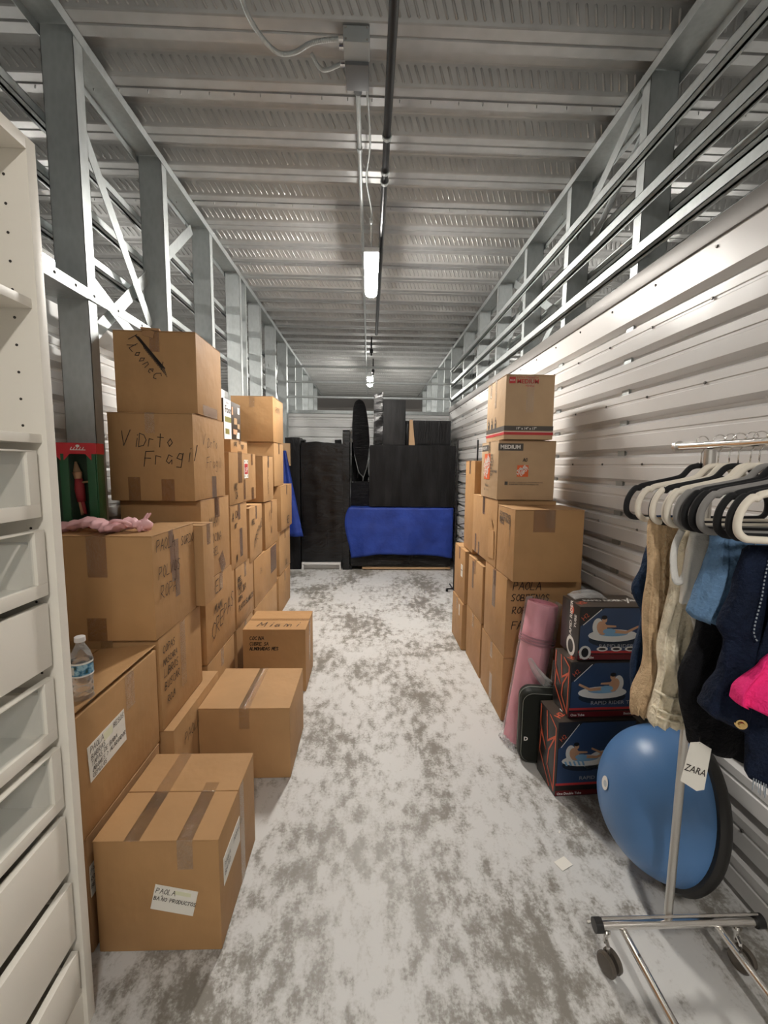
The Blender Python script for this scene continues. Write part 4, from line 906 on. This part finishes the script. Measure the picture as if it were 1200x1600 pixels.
def tube_box(label, x0, y0, z0, w, d, h, rz, kind):
    t = thing('inflatable_tube_box', label, 'box', (x0, y0, z0), math.radians(rz))
    mb = MB(); mb.box(0, w, 0, d, 0, h); mb.build('carton_body', TBOX, t, bevel=.003)
    X, Y, Z = Vector((1, 0, 0)), Vector((0, 1, 0)), Vector((0, 0, 1))
    fr = (Vector((0, 0, 0)), X, Z, -Y); lf = (Vector((0, d, 0)), -Y, Z, -X); tp = (Vector((0, 0, h)), X, Y, Z)
    mb = MB(); b0 = .18*h
    patch(mb, fr, [(.006, b0), (w-.004, b0), (w-.004, h-.006), (.12, h-.006), (.006, h*.64)], .0008, 0)
    slab(mb, fr, .002, b0-.012, w-.002, b0, .0008, 1)
    if kind == 'double':
        lounger(mb, fr, w*.36, h*.50, 1.0, 1, True); lounger(mb, fr, w*.70, h*.56, .9, -1)
        patch(mb, fr, [(w*.3, h*.44), (w*.75, h*.50), (w*.7, h*.40), (w*.4, h*.36)], .0012, 2)
    elif kind == 'left': lounger(mb, fr, w*.50, h*.50, 1.05, 1)
    else: lounger(mb, fr, w*.46, h*.48, 1.05, -1)
    mb.build('printed_picture', [TNAVY, RED, WPRINT, SKIN, PSHADE, PBLUE, PHAIR], t)
    mb = MB(); printed(mb, fr, 'RAPID RIDER TUBE', w*.30, b0+.016, .026, 1, .0022, sx=1.15)
    slab(mb, fr, .002, .004, w-.002, .03, .0006, 2)
    printed(mb, fr, {'double': 'One Double Tube', 'left': 'One Tube', 'right': 'One Tube'}[kind], .01, .010, .017, 0, .0020, bold=.0004)
    printed(mb, fr, 'Bestway', w*.78, b0-.040 if kind == 'right' else b0+.01, .017, 0, .0022, bold=.0005)
    printed(mb, fr, 'H2', .02, h*.74, .032, 3, .0020, ang=.75); stroke(mb, fr, (.02, h*.67), (.105, h-.012), .004, .0020, 0)
    for k in range(4): disc(mb, fr, w-.03, h*.86-k*.03, .009, .010, .0018, 2, 12); disc(mb, fr, w-.03, h*.86-k*.03, .004, .005, .002, 1, 8)
    mb.build('printed_text', [WPRINT, TEXTG, TMAR, TORANGE], t)
    mb = MB()
    if kind == 'left':
        printed(mb, lf, 'RAPID RIDER', .62*d, .08, .034, 0, .0016, ang=PI/2, bold=.0008); printed(mb, lf, 'TUBE', .85*d, .15, .028, 0, .0016, ang=PI/2, bold=.0006)
        disc(mb, lf, d*.62, .045, .045, .05, .0014, 0, 20); disc(mb, lf, d*.62, .045, .028, .034, .0017, 2, 20); disc(mb, fr, .035, .04, .03, .035, .0024, 0, 16); disc(mb, fr, .035, .04, .018, .024, .0026, 2, 16)
        for k in range(3): disc(mb, fr, .12+k*.07, .058, .028, .012, .0024, 0, 14); disc(mb, fr, .12+k*.07, .058, .018, .006, .0026, 2, 14)
        disc(mb, lf, d*.6, h*.86, .02, .022, .0015, 1, 14)
    else: zig(mb, lf, d, h, 1)
    mb.build('printed_side', [WPRINT, TORANGE, TBOX], t)
    mb = MB(); slab(mb, tp, .002, .002, w-.002, d-.002, .0006, 2); printed(mb, tp, 'RAPID RIDER TUBE', .06, d*.45, .034, 0, .002, bold=.001); printed(mb, tp, 'H2', .02, d*.15, .045, 1, .002, ang=.6, bold=.001); stroke(mb, tp, (.27, d*.3), (.31, d*.7), .008, .002, 0)
    mb.build('printed_top', [WPRINT, TORANGE, TTOP], t)
    return t
tube_box('bottom tube carton on the floor picturing two people on a double float', .925, 1.945, .002, .40, .20, .388, 3, 'double')
tube_box('middle tube carton picturing a man in a cap lying on a float', .985, 1.975, .395, .36, .17, .285, 2, 'right')
tube_box('top tube carton picturing a man sitting on a float, black left side', 1.02, 1.99, .684, .34, .19, .268, 0, 'left')
# plastic bag on top
mb = MB(); rs = []
for i in range(9):
    f = i/8; x = 1.04+.17*f; hgt = .035*math.sin(PI*f)**.6+.003
    rs.append([Vector((x, 2.13+.045*math.cos(a), .957+max(0, hgt*(1+math.sin(a))/2+.006*mnoise.noise(Vector((x*60, a*2, 0)))))) for a in [2*PI*j/16 for j in range(16)]])
mb.rings(rs); tag(mb.build('plastic_bag', FILMB, smooth=True), 'crumpled clear plastic bag on the topmost tube carton', 'bag')
# yoga mat
b0, b1 = Vector((.905, 2.40, .01)), Vector((1.025, 2.43, .83))
t = thing('yoga_mat', 'rolled pink yoga mat in clear plastic leaning on the right boxes', 'yoga mat', (0, 0, 0))
ax = (b1-b0).normalized(); Lm = (b1-b0).length; q = ax.to_track_quat('Z', 'Y').to_matrix().to_4x4(); q.translation = b0
mb = MB(); sp_ = []
for i in range(120):
    a = i/120*2*PI*5.5; r = .038+.010*a/(2*PI); sp_.append((r*math.cos(a), r*math.sin(a), a))
rs = []
for zz in (0, Lm*.25, Lm*.5, Lm*.75, Lm-.006, Lm):
    k = 1-.05*(zz > Lm-.003)
    rs.append([q @ Vector((x*k, y*k, zz)) for x, y, a in sp_]+[q @ Vector(((math.hypot(x, y)-.0075)*math.cos(a), (math.hypot(x, y)-.0075)*math.sin(a), zz)) for x, y, a in sp_[::-1]])
mb.rings(rs); mb.build('mat_roll', PINKM, t, smooth='auto')
mb = MB(); rs = []
for i in range(26):
    f = i/25; zz = -.0+Lm*1.012*f; rs.append([q @ Vector(((.102+.0035*mnoise.noise(Vector((math.cos(a)*3, math.sin(a)*3, zz*14))))*math.cos(a), (.102+.0035*mnoise.noise(Vector((math.cos(a)*3+5, math.sin(a)*3, zz*14))))*math.sin(a), zz)) for a in [2*PI*j/28 for j in range(28)]])
mb.rings(rs, caps=False); mb.build('plastic_sleeve', FILM, t, smooth=True)
mb = MB()
for k in range(3): mb.lathe([(.101, 0), (.1035, 0), (.1035, .008), (.101, .008)], 28, M=q @ Matrix.Translation((0, 0, Lm*.72+k*.017)), caps=False)
mb.build('elastic_band', mat('mauve_band', (.35, .16, .20), .5), t)
mb = MB()
for i in range(1):
    P = [Vector(p) for p in ((.90, 2.28, .56), (.93, 2.25, .50), (.97, 2.22, .455), (1.01, 2.22, .45), (1.03, 2.26, .56))]
    mb.tube(bez(P, 6), [.012+.02*math.sin(PI*j/24) for j in range(25)], 9, flat=.35)
mb.build('loose_plastic', FILMB, t, smooth=True)
mb = MB(); mb.tube(bez([(.80, 2.42, .015), (.81, 2.36, .03), (.83, 2.31, .02), (.85, 2.29, .018)], 6), [.006+.012*abs(math.sin(j)) for j in range(19)], 8); mb.build('loose_plastic', FILMB, t, smooth=True)
# dark case
t = thing('carrying_case', 'dark rounded hard case standing between the pink mat and the tube cartons', 'case', (.985, 2.215, .002), math.radians(-8))
def rbox(w, d, h, r, n=6):
    mb = MB(); rs = []
    out = []
    for cx, cz, a0 in ((w/2-r, r, -PI/2), (w/2-r, h-r, 0), (-w/2+r, h-r, PI/2), (-w/2+r, r, PI)):
        for j in range(n+1): a = a0+PI/2*j/n; out.append((cx+r*math.cos(a), cz+r*math.sin(a)))
    cxx, czz = 0, h/2
    for yy, k in ((-d/2, .93), (-d/2+.008, .975), (-d/2+.025, 1), (-.006, 1), (-.004, 1.006), (.004, 1.006), (.006, 1), (d/2-.025, 1), (d/2-.008, .975), (d/2, .93)):
        rs.append([Vector((cxx+(x-cxx)*k, yy, czz+(z-czz)*k)) for x, z in out])
    return mb.rings(rs), out
mb, out = rbox(.30, .10, .42, .06); M2 = Matrix.Identity(4)
mb.v = [tuple(M2 @ Vector(p)) for p in mb.v]; mb.build('case_shell', CASE, t, smooth='auto')
mb = MB()
for yy in (-.042,):
    mb.tube([M2 @ Vector((x*1.0, -.047, z)) for x, z in [(x*.93, .21+(z-.21)*.93) for x, z in out]], .0028, 6, closed=True)
mb.tube([M2 @ Vector((x, 0, z)) for x, z in [(x*1.005, .21+(z-.21)*1.005) for x, z in out]], .003, 6, closed=True)
mb.build('piping', CASEG, t)
mb = MB(); fr = (Vector((.0505, 0, 0)), Vector((0, 1, 0)), Vector((0, 0, 1)), Vector((1, 0, 0)))
lf = (Vector((-.15, -.0515, 0)), Vector((1, 0, 0)), Vector((0, 0, 1)), Vector((0, -1, 0)))
printed(mb, lf, 'D', .02, .14, .03, 0, .002, bold=.001); mb.build('emblem', WPRINT, t)

# ------------------------------------------------------------------ half-ball balance trainer
nrm = Vector((-.965, .14, .20)).normalized(); cb = Vector((1.215, 1.56, .298))
q = nrm.to_track_quat('Z', 'Y').to_matrix().to_4x4()
t = thing('balance_ball', 'large blue half-ball balance trainer with a black base leaning on the right wall', 'exercise ball', (0, 0, 0))
Md = Matrix.Translation(cb) @ q @ Matrix.Scale(.92, 4)
mb = MB(); mb.lathe([(.0, -.042), (.28, -.042), (.315, -.034), (.325, -.018), (.325, .0), (.318, .012), (.30, .014), (.0, .014)], 56, M=Md, caps=False); mb.build('base_disc', BOSUK, t, smooth='auto')
mb = MB(); pr = []
for i in range(26):
    a = PI/2*i/25; pr.append((.302*math.cos(a)**.92 if i < 25 else 0.0, .014+.265*math.sin(a)))
mb.lathe(pr, 64, M=Md, caps=False); mb.build('rubber_dome', BOSU, t, smooth=True)
# round sticker near the crown
sd = (q.to_3x3() @ Vector((math.cos(math.radians(150))*.35, math.sin(math.radians(150))*.35, 1))).normalized()
mb = MB(); pc = Vector((0, 0, .014+.267)); fr = (Md @ Vector((.0, -.0, .281)), q.to_3x3() @ Vector((1, 0, 0)), q.to_3x3() @ Vector((0, 1, 0)), q.to_3x3() @ Vector((0, 0, 1)))
disc(mb, fr, 0, 0, .026, .026, .0006, 0, 24); disc(mb, fr, .004, 0, .014, .012, .0012, 1, 16); mb.build('round_sticker', [WPRINT, mat('sticker_grey', (.45, .5, .55), .5)], t)

# ------------------------------------------------------------------ clothes rack
t = thing('clothes_rack', 'chrome rolling clothes rack at the right edge holding hangers', 'clothes rack', (1.0, 0, 0))
mb = MB(); mb.cyl((0, 1.25, .13), (0, 1.25, 1.675), .0125, n=20); mb.cyl((0, 1.25, 1.0), (0, 1.25, 1.675), .0155, n=20); mb.build('upright', BRUSHED, t, smooth='auto')
mb = MB(); mb.cyl((0, .06, .13), (0, .06, 1.675), .0125, n=20); mb.build('upright', BRUSHED, t, smooth='auto')
mb = MB(); mb.cyl((0, -.12, 1.69), (0, 1.385, 1.69), .0125, n=20); tb = mb.build('hanging_bar', CHROME, t, smooth='auto')
for yy in (1.385, -.12):
    mb = MB(); mb.cyl((0, yy-.006, 1.69), (0, yy+.006, 1.69), .019, n=20); mb.build('end_cap', BRUSHED, t, smooth='auto')
for yy in (1.235, .06):
    mb = MB(); mb.cyl((-.235, yy, .135), (.29, yy, .135), .0125, n=18); mb.cyl((-.235, yy-.0, .162), (.29, yy, .162), .004, n=8); mb.build('foot_bar', CHROME, t, smooth='auto')
    for sx in (-.245, .295):
        mb = MB(); mb.cyl((sx-.012, yy, .137), (sx+.012, yy, .137), .021, n=18); mb.build('end_knob', RUBBER, t, smooth='auto')
    for sx in (-.215, .225):
        mb = MB(); mb.cyl((sx, yy, .12), (sx, yy, .075), .008, n=10); mb.cyl((sx, yy, .115), (sx, yy, .105), .014, n=12)
        mb.tube([(sx, yy-.0, .09), (sx-.002, yy-.02, .08), (sx-.002, yy-.03, .04)], .006, 8); mb.build('caster_fork', CHROME, t, smooth='auto')
        mb = MB(); M3 = Matrix.Translation((sx, yy-.03, .036)) @ Matrix.Rotation(math.radians(20), 4, 'Z') @ Matrix.Rotation(PI/2, 4, 'Y')
        for dz in (-.022, .006): mb.lathe([(.006, dz), (.030, dz), (.035, dz+.004), (.035, dz+.012), (.030, dz+.016), (.006, dz+.016)], 24, M=M3)
        mb.build('caster_wheel', mat('smoked_wheel', (.10, .085, .07), .25), t, smooth='auto')
for sx in (-.16, .16):
    mb = MB(); mb.cyl((sx, .06, .118), (sx, 1.235, .118), .0115, n=16)
    for yy in (.95, 1.15): mb.cyl((sx, yy, .128), (sx, yy, .1325), .004, n=8, mi=1)
    mb.build('base_rail', [CHROME, SCREW], t, smooth='auto')

# ------------------------------------------------------------------ hangers
def hanger_path(hw, sgn):
    half = [(.0, .012), (.03, .006), (.055, -.020), (.085, -.030), (.13, -.040), (hw*.80, -.050), (hw*.84, -.058), (hw*.88, -.056), (hw*.94, -.070), (hw*.985, -.090), (hw, -.112), (hw*.985, -.130), (hw*.93, -.142), (hw*.85, -.146), (hw*.5, -.148), (0, -.148)]
    pts = [Vector((x, 0, z)) for x, z in half]+[Vector((-x, 0, z)) for x, z in half[::-1][1:-1]]
    return pts
def hanger(x, y, rz, mt, label, rx=0, dz=0, group=None):
    # neck (top of the hanger body) sits 9 cm below the bar
    t = thing('clothes_hanger', label, 'hanger', (x, y, 1.702+dz), rot=(rx, 0, math.radians(rz)))
    pts = hanger_path(.218, 1); sm_ = []
    K = len(pts)
    for i in range(K):
        p0, p1, p2, p3 = pts[i-1], pts[i], pts[(i+1) % K], pts[(i+2) % K]
        for j in range(4): s_ = j/4; sm_.append(.5*((2*p1)+(-p0+p2)*s_+(2*p0-5*p1+4*p2-p3)*s_*s_+(-p0+3*p1-3*p2+p3)*s_**3)+Vector((0, 0, -.085)))
    mb = MB(); mb.tube(sm_, .0082, 10, closed=True, flat=1.0); 
    mb.build('hanger_body', mt, t, smooth=True)
    mb = MB(); pa_ = [(0, 0, -.075), (0, 0, -.035)]+[(.019*math.cos(a)-.0, 0, -.004+.019*math.sin(a)) for a in [math.radians(d_) for d_ in range(-60, 200, 20)]]
    mb.tube(pa_, .0017, 6); mb.build('hook', CHROME, t, smooth=True)
    return t
HG = [  # neck y, rot, material, label
 (1.282, -1, VEL_B, 'black velvet hanger furthest back on the rack, nothing else beyond it'),
 (1.218, -3, VEL_W, 'white hanger furthest back, holding blue jeans behind the tan trousers'),
 (1.180, 4, VEL_W, 'white hanger whose end loop sits above the tan trousers'),
 (1.150, -5, VEL_B, 'black velvet hanger with its long shoulder above the white hangers'),
 (1.112, 2, VEL_W, 'white hanger carrying the cream trousers'),
 (1.086, -8, VEL_W, 'white hanger carrying the white top'),
 (1.048, -6, VEL_G, 'grey velvet hanger furthest from the viewer'),
 (1.015, -8, VEL_B, 'black velvet hanger carrying the long black trousers'),
 (.985, -9, VEL_B, 'black velvet hanger in front of the one with black trousers'),
 (.962, -8, VEL_G, 'grey velvet hanger nearest the viewer, above the light blue denim'),
 (.925, -4, VEL_B, 'black velvet hanger carrying the dark navy jeans'),
 (.895, -3, VEL_B, 'black velvet hanger just before the nearest white hanger'),
 (.868, -5, VEL_W, 'white hanger nearest the viewer at the right edge'),
]
for (y, rz, mt_, lab) in HG: hanger(1.0, y, rz, mt_, lab)

# ------------------------------------------------------------------ clothes
def interp(tab, z):
    tab = sorted(tab, key=lambda r: -r[0])
    if z >= tab[0][0]: return tab[0][1:]
    for a, b in zip(tab, tab[1:]):
        if z >= b[0]:
            f = (a[0]-z)/(a[0]-b[0]); f = f*f*(3-2*f); return [p+(q_-p)*f for p, q_ in zip(a[1:], b[1:])]
    return tab[-1][1:]
def garment(name, label, cat, mt_, tab, ripple=.006, freq=5, skew=0, n=72, seed=0, hem=0, group=None, parent=None, folds=3):
    """tab rows: z, x_left, x_right, y, half thickness.  skew: hem rises(+) toward +x"""
    zs = [r[0] for r in tab]; z1, z0 = max(zs), min(zs); K = 40; rs = []
    for i in range(K+1):
        z = z1+(z0-z1)*i/K; xl, xr, y, ht = interp(tab, z); cx, hw = (xl+xr)/2, (xr-xl)/2; ring = []
        f = i/K
        for j in range(n):
            a = 2*PI*j/n; ca, sa = math.cos(a), math.sin(a)
            ex = abs(ca)**.55*(1 if ca > 0 else -1); ey = abs(sa)**.7*(1 if sa > 0 else -1)
            k = 1 if 0 < i < K else .9
            rp = ripple*(math.sin(freq*ex*2+seed+z*6)+.5*math.sin(freq*ex*4.3+seed*2-z*11))*(.3+f)
            wob = ripple*.8*mnoise.noise(Vector((ex*3+seed, z*9, sa)))*2
            px = cx+hw*ex*k+ripple*.9*math.sin(z*23+seed)*(1 if ex < -.6 else .0)
            zz = z+skew*(px-xl)*f**3+hem*math.sin(ex*9+seed)*f**6
            ring.append(Vector((px, y+ey*ht*k+rp+wob, zz)))
        rs.append(ring)
    mb = MB(); mb.rings(rs); o = mb.build(name, mt_, parent, smooth=True)
    if label: tag(o, label, cat, group)
    return o
def seam(tab, z0, z1, fx, off, name, mt_, parent, r=.0016, dash=True):
    mb = MB(); K = 46
    for i in range(K):
        if dash and i % 2: continue
        za, zb = z0+(z1-z0)*i/K, z0+(z1-z0)*(i+1)/K; P = []
        for z in (za, zb): xl, xr, y, ht = interp(tab, z); P.append((xl+(xr-xl)*fx, y-ht*off, z))
        mb.tube(P, r, 5)
    return mb.build(name, mt_, parent)
YB = 1.702-.085-.148
T1 = [(YB+.012, .845, .965, 1.245, .012), (1.33, .822, .965, 1.245, .02), (1.26, .800, .965, 1.245, .024), (1.18, .828, .965, 1.25, .022), (1.02, .812, .965, 1.25, .024), (.92, .822, .965, 1.25, .022)]
garment('blue_jeans', 'dark blue jeans mostly hidden behind the tan trousers', 'jeans', DBLUE, T1, .006, 4, seed=1)
T2 = [(1.482, .800, 1.14, 1.185, .011), (1.38, .790, 1.14, 1.185, .018), (1.22, .797, 1.10, 1.188, .022), (1.04, .803, 1.06, 1.19, .024), (.95, .79, .99, 1.19, .024), (.890, .785, .86, 1.19, .012)]
T2 = [(1.482, .792, .90, 1.180, .012), (1.38, .788, .90, 1.180, .020), (1.22, .797, .90, 1.183, .024), (1.04, .803, .90, 1.185, .026), (.94, .785, .88, 1.185, .026), (.897, .785, .855, 1.185, .02)]
o = garment('tan_trousers', 'tan trousers with a rough hem, leftmost on the rack', 'trousers', TAN, T2, .006, 9, seed=2, hem=.010, n=110)
seam(T2, 1.44, .93, .30, 1.25, 'stitched_seam', STITCH, o)
T3 = [(1.468, .84, 1.02, 1.118, .010), (1.33, .818, 1.0, 1.118, .022), (1.24, .813, .98, 1.118, .026), (1.08, .806, .96, 1.118, .028), (.98, .797, .95, 1.118, .028), (.945, .795, .95, 1.118, .03), (.905, .795, .93, 1.118, .024)]
o = garment('cream_trousers', 'cream denim trousers hanging upside down between tan and black ones', 'trousers', CREAM, T3, .008, 8, skew=.0, seed=3, n=110)
seam(T3, 1.40, 1.02, .35, 1.3, 'stitched_seam', STITCH, o)
mb = MB()
for z in (1.0, .955, .935):
    xl, xr, y, ht = interp(T3, z); mb.tube(bez([(xl-.003, y-.002, z+.008), (xl+.02, y-ht*1.12, z+.003), (xl+.08, y-ht*1.18, z-.004), (xr, y-ht*.9, z-.01)], 5), .004, 6)
mb.build('waistband_fold', CREAM, o, smooth=True)
T4 = [(1.462, .832, .96, 1.080, .012), (1.40, .828, .95, 1.080, .022), (1.32, .822, .935, 1.078, .024), (1.262, .815, .90, 1.076, .016)]
o = garment('white_top', 'white jersey top with a hanging strap loop, beside the light blue denim', 'top', IVORY, T4, .003, 3, skew=.62, seed=4)
mb = MB(); mb.tube(bez([(.812, 1.085, 1.462), (.797, 1.085, 1.42), (.797, 1.085, 1.37), (.81, 1.085, 1.325), (.828, 1.08, 1.345), (.835, 1.08, 1.40), (.842, 1.08, 1.462)], 6), .010, 8, flat=.4); mb.build('strap', IVORY, o, smooth=True)
T5 = [(1.34, .845, .96, 1.062, .006), (1.26, .832, .93, 1.062, .008), (1.19, .850, .90, 1.062, .008), (1.165, .858, .875, 1.062, .006)]
garment('sheer_layer', None, None, GREYW, T5, .002, 3, skew=.3, seed=5, parent=o)
T6 = [(1.462, .835, 1.13, 1.02, .010), (1.30, .838, 1.12, 1.02, .020), (1.25, .826, 1.11, 1.022, .022), (1.10, .791, 1.08, 1.025, .024), (1.05, .800, 1.07, 1.025, .022), (.93, .824, 1.03, 1.028, .022), (.905, .830, 1.01, 1.028, .018)]
garment('black_trousers', 'long black trousers hanging in the middle of the rack', 'trousers', BLACKC, T6, .005, 4, skew=-.28, seed=6)
T7 = [(1.470, .812, .99, .992, .012), (1.39, .806, .98, .990, .024), (1.31, .797, .96, .990, .026), (1.272, .790, .93, .990, .024), (1.255, .80, .90, .990, .014)]
o = garment('light_blue_denim', 'light blue denim piece with a pointed lower edge', 'jeans', LBLUE, T7, .009, 7, skew=-.25, seed=7)
seam(T7, 1.45, 1.27, .55, 1.2, 'stitched_seam', STITCHB, o, dash=False)
T8 = [(1.45, .842, 1.10, .925, .012), (1.36, .820, 1.09, .925, .022), (1.265, .803, 1.08, .925, .026), (1.23, .822, 1.07, .925, .026), (1.16, .812, 1.05, .925, .028), (1.10, .782, 1.02, .925, .030), (1.075, .772, 1.01, .925, .030), (1.05, .790, 1.0, .925, .024)]
o = garment('navy_jeans', 'dark navy jeans hanging with a gold button on the waistband', 'jeans', NAVY, T8, .006, 4, skew=-.35, seed=8)
seam(T8, 1.43, 1.24, .16, 1.35, 'stitched_seam', STITCHB, o)
mb = MB(); c = Vector((.838, .888, 1.052)); mb.tube([c, c+Vector((-.002, -.004, 0))], [.0125, .011], 20); mb.tube([c+Vector((-.002, -.004, 0)), c+Vector((-.003, -.007, 0))], [.007, .005], 16); mb.build('button', BRASS, o, smooth='auto')
T9 = [(1.10, .858, 1.10, .885, .012), (1.03, .853, 1.10, .885, .018), (.96, .858, 1.08, .885, .018), (.925, .862, 1.06, .885, .014)]
o = garment('frayed_jeans', 'dark jeans with a frayed hem, low at the right edge below the pink cloth', 'jeans', NAVY, [(1.44, .88, 1.10, .890, .010)]+T9, .004, 4, skew=-.5, seed=9)
mb = MB()
for k in range(22):
    x = .866+k*.006; z = .925-.5*(x-.86); mb.tube([(x, .872, z+.01), (x+rh.uniform(-.003, .003), .870, z-.012-rh.uniform(0, .012))], .0012, 4)
mb.build('frayed_hem', STITCHB, o)
T10 = [(1.45, .90, 1.10, .862, .010), (1.25, .87, 1.10, .86, .016), (1.20, .845, 1.10, .855, .02), (1.14, .800, 1.08, .85, .026), (1.115, .800, 1.06, .85, .028)]
garment('pink_garment', 'hot pink flared garment at the right edge of the rack', 'clothing', PINKH, [(1.28, .90, 1.10, .857, .010)]+T10[2:], .010, 5, skew=-.2, seed=10)
T11 = [(1.46, .885, 1.1, .872, .012), (1.3, .88, 1.1, .872, .02), (1.18, .89, 1.1, .872, .02), (1.1, .9, 1.1, .872, .02)]
garment('black_blouse', 'black top between the navy jeans and the pink garment', 'top', BLACKC, T11, .006, 4, seed=11)
# fluffy sweater over nearest hangers, beige one behind
mb = MB(); mb.tube(bez([(.90, .905, 1.555), (.96, .885, 1.60), (1.02, .88, 1.63), (1.10, .88, 1.60)], 6), [.010+.004*j/18*3 for j in range(19)], 14); tag(mb.build('fleece_sweater', FUR, smooth=True), 'fluffy cream sweater shoulder draped over the nearest hangers', 'sweater')
# swing tag
t = thing('swing_tag', 'cream paper swing tag with black letters hanging from the black trousers', 'tag', (.836, 1.005, .80), rot=(0, math.radians(4), math.radians(-8)))
mb = MB(); mb.add([(-.03, 0, .018), (.012, 0, -.004), (.030, 0, .002), (.030, 0, .115), (.0, 0, .13), (-.022, 0, .125), (-.03, .001, .018), (.012, .001, -.004), (.030, .001, .002), (.030, .001, .115), (.0, .001, .13), (-.022, .001, .125)],
    [(0, 1, 2, 3, 4, 5), (11, 10, 9, 8, 7, 6)]+[(i, (i+1) % 6, 6+(i+1) % 6, 6+i) for i in range(6)])
mb.build('tag_card', PAPER, t)
mb = MB(); fr = (Vector((-.03, 0, 0)), Vector((1, 0, 0)), Vector((0, 0, 1)), Vector((0, -1, 0))); printed(mb, fr, 'ZARA', .003, .050, .026, 0, .0008, ang=-.22, sx=.8, bold=.0002); mb.build('tag_text', INK, t)
mb = MB(); mb.tube([(0, .0, .125), (.004, .012, .15), (.006, .02, .19)], .0008, 5); mb.build('tag_string', INK, t)

# ------------------------------------------------------------------ floor scraps
mb = MB(); M4 = Matrix.Translation((.808, 1.587, .0015)) @ Matrix.Rotation(.45, 4, 'Z'); mb.box(-.03, .03, -.022, .022, 0, .0012, 0, M4); tag(mb.build('paper_scrap', PAPER), 'small square white paper scrap on the floor before the ball', 'paper')
mb = MB(); M4 = Matrix.Translation((.86, 1.74, .0015)) @ Matrix.Rotation(.9, 4, 'Z'); mb.box(-.008, .008, -.003, .003, 0, .001, 0, M4); tag(mb.build('paper_scrap', PAPER), 'tiny white shred on the floor near the tube cartons', 'paper')
mb = MB(); M4 = Matrix.Translation((.80, 1.36, .0015)) @ Matrix.Rotation(.2, 4, 'Z'); mb.box(-.007, .007, -.004, .004, 0, .001, 0, M4); tag(mb.build('paper_scrap', PAPER), 'tiny white fleck on the floor just in front of the paper scrap', 'paper')
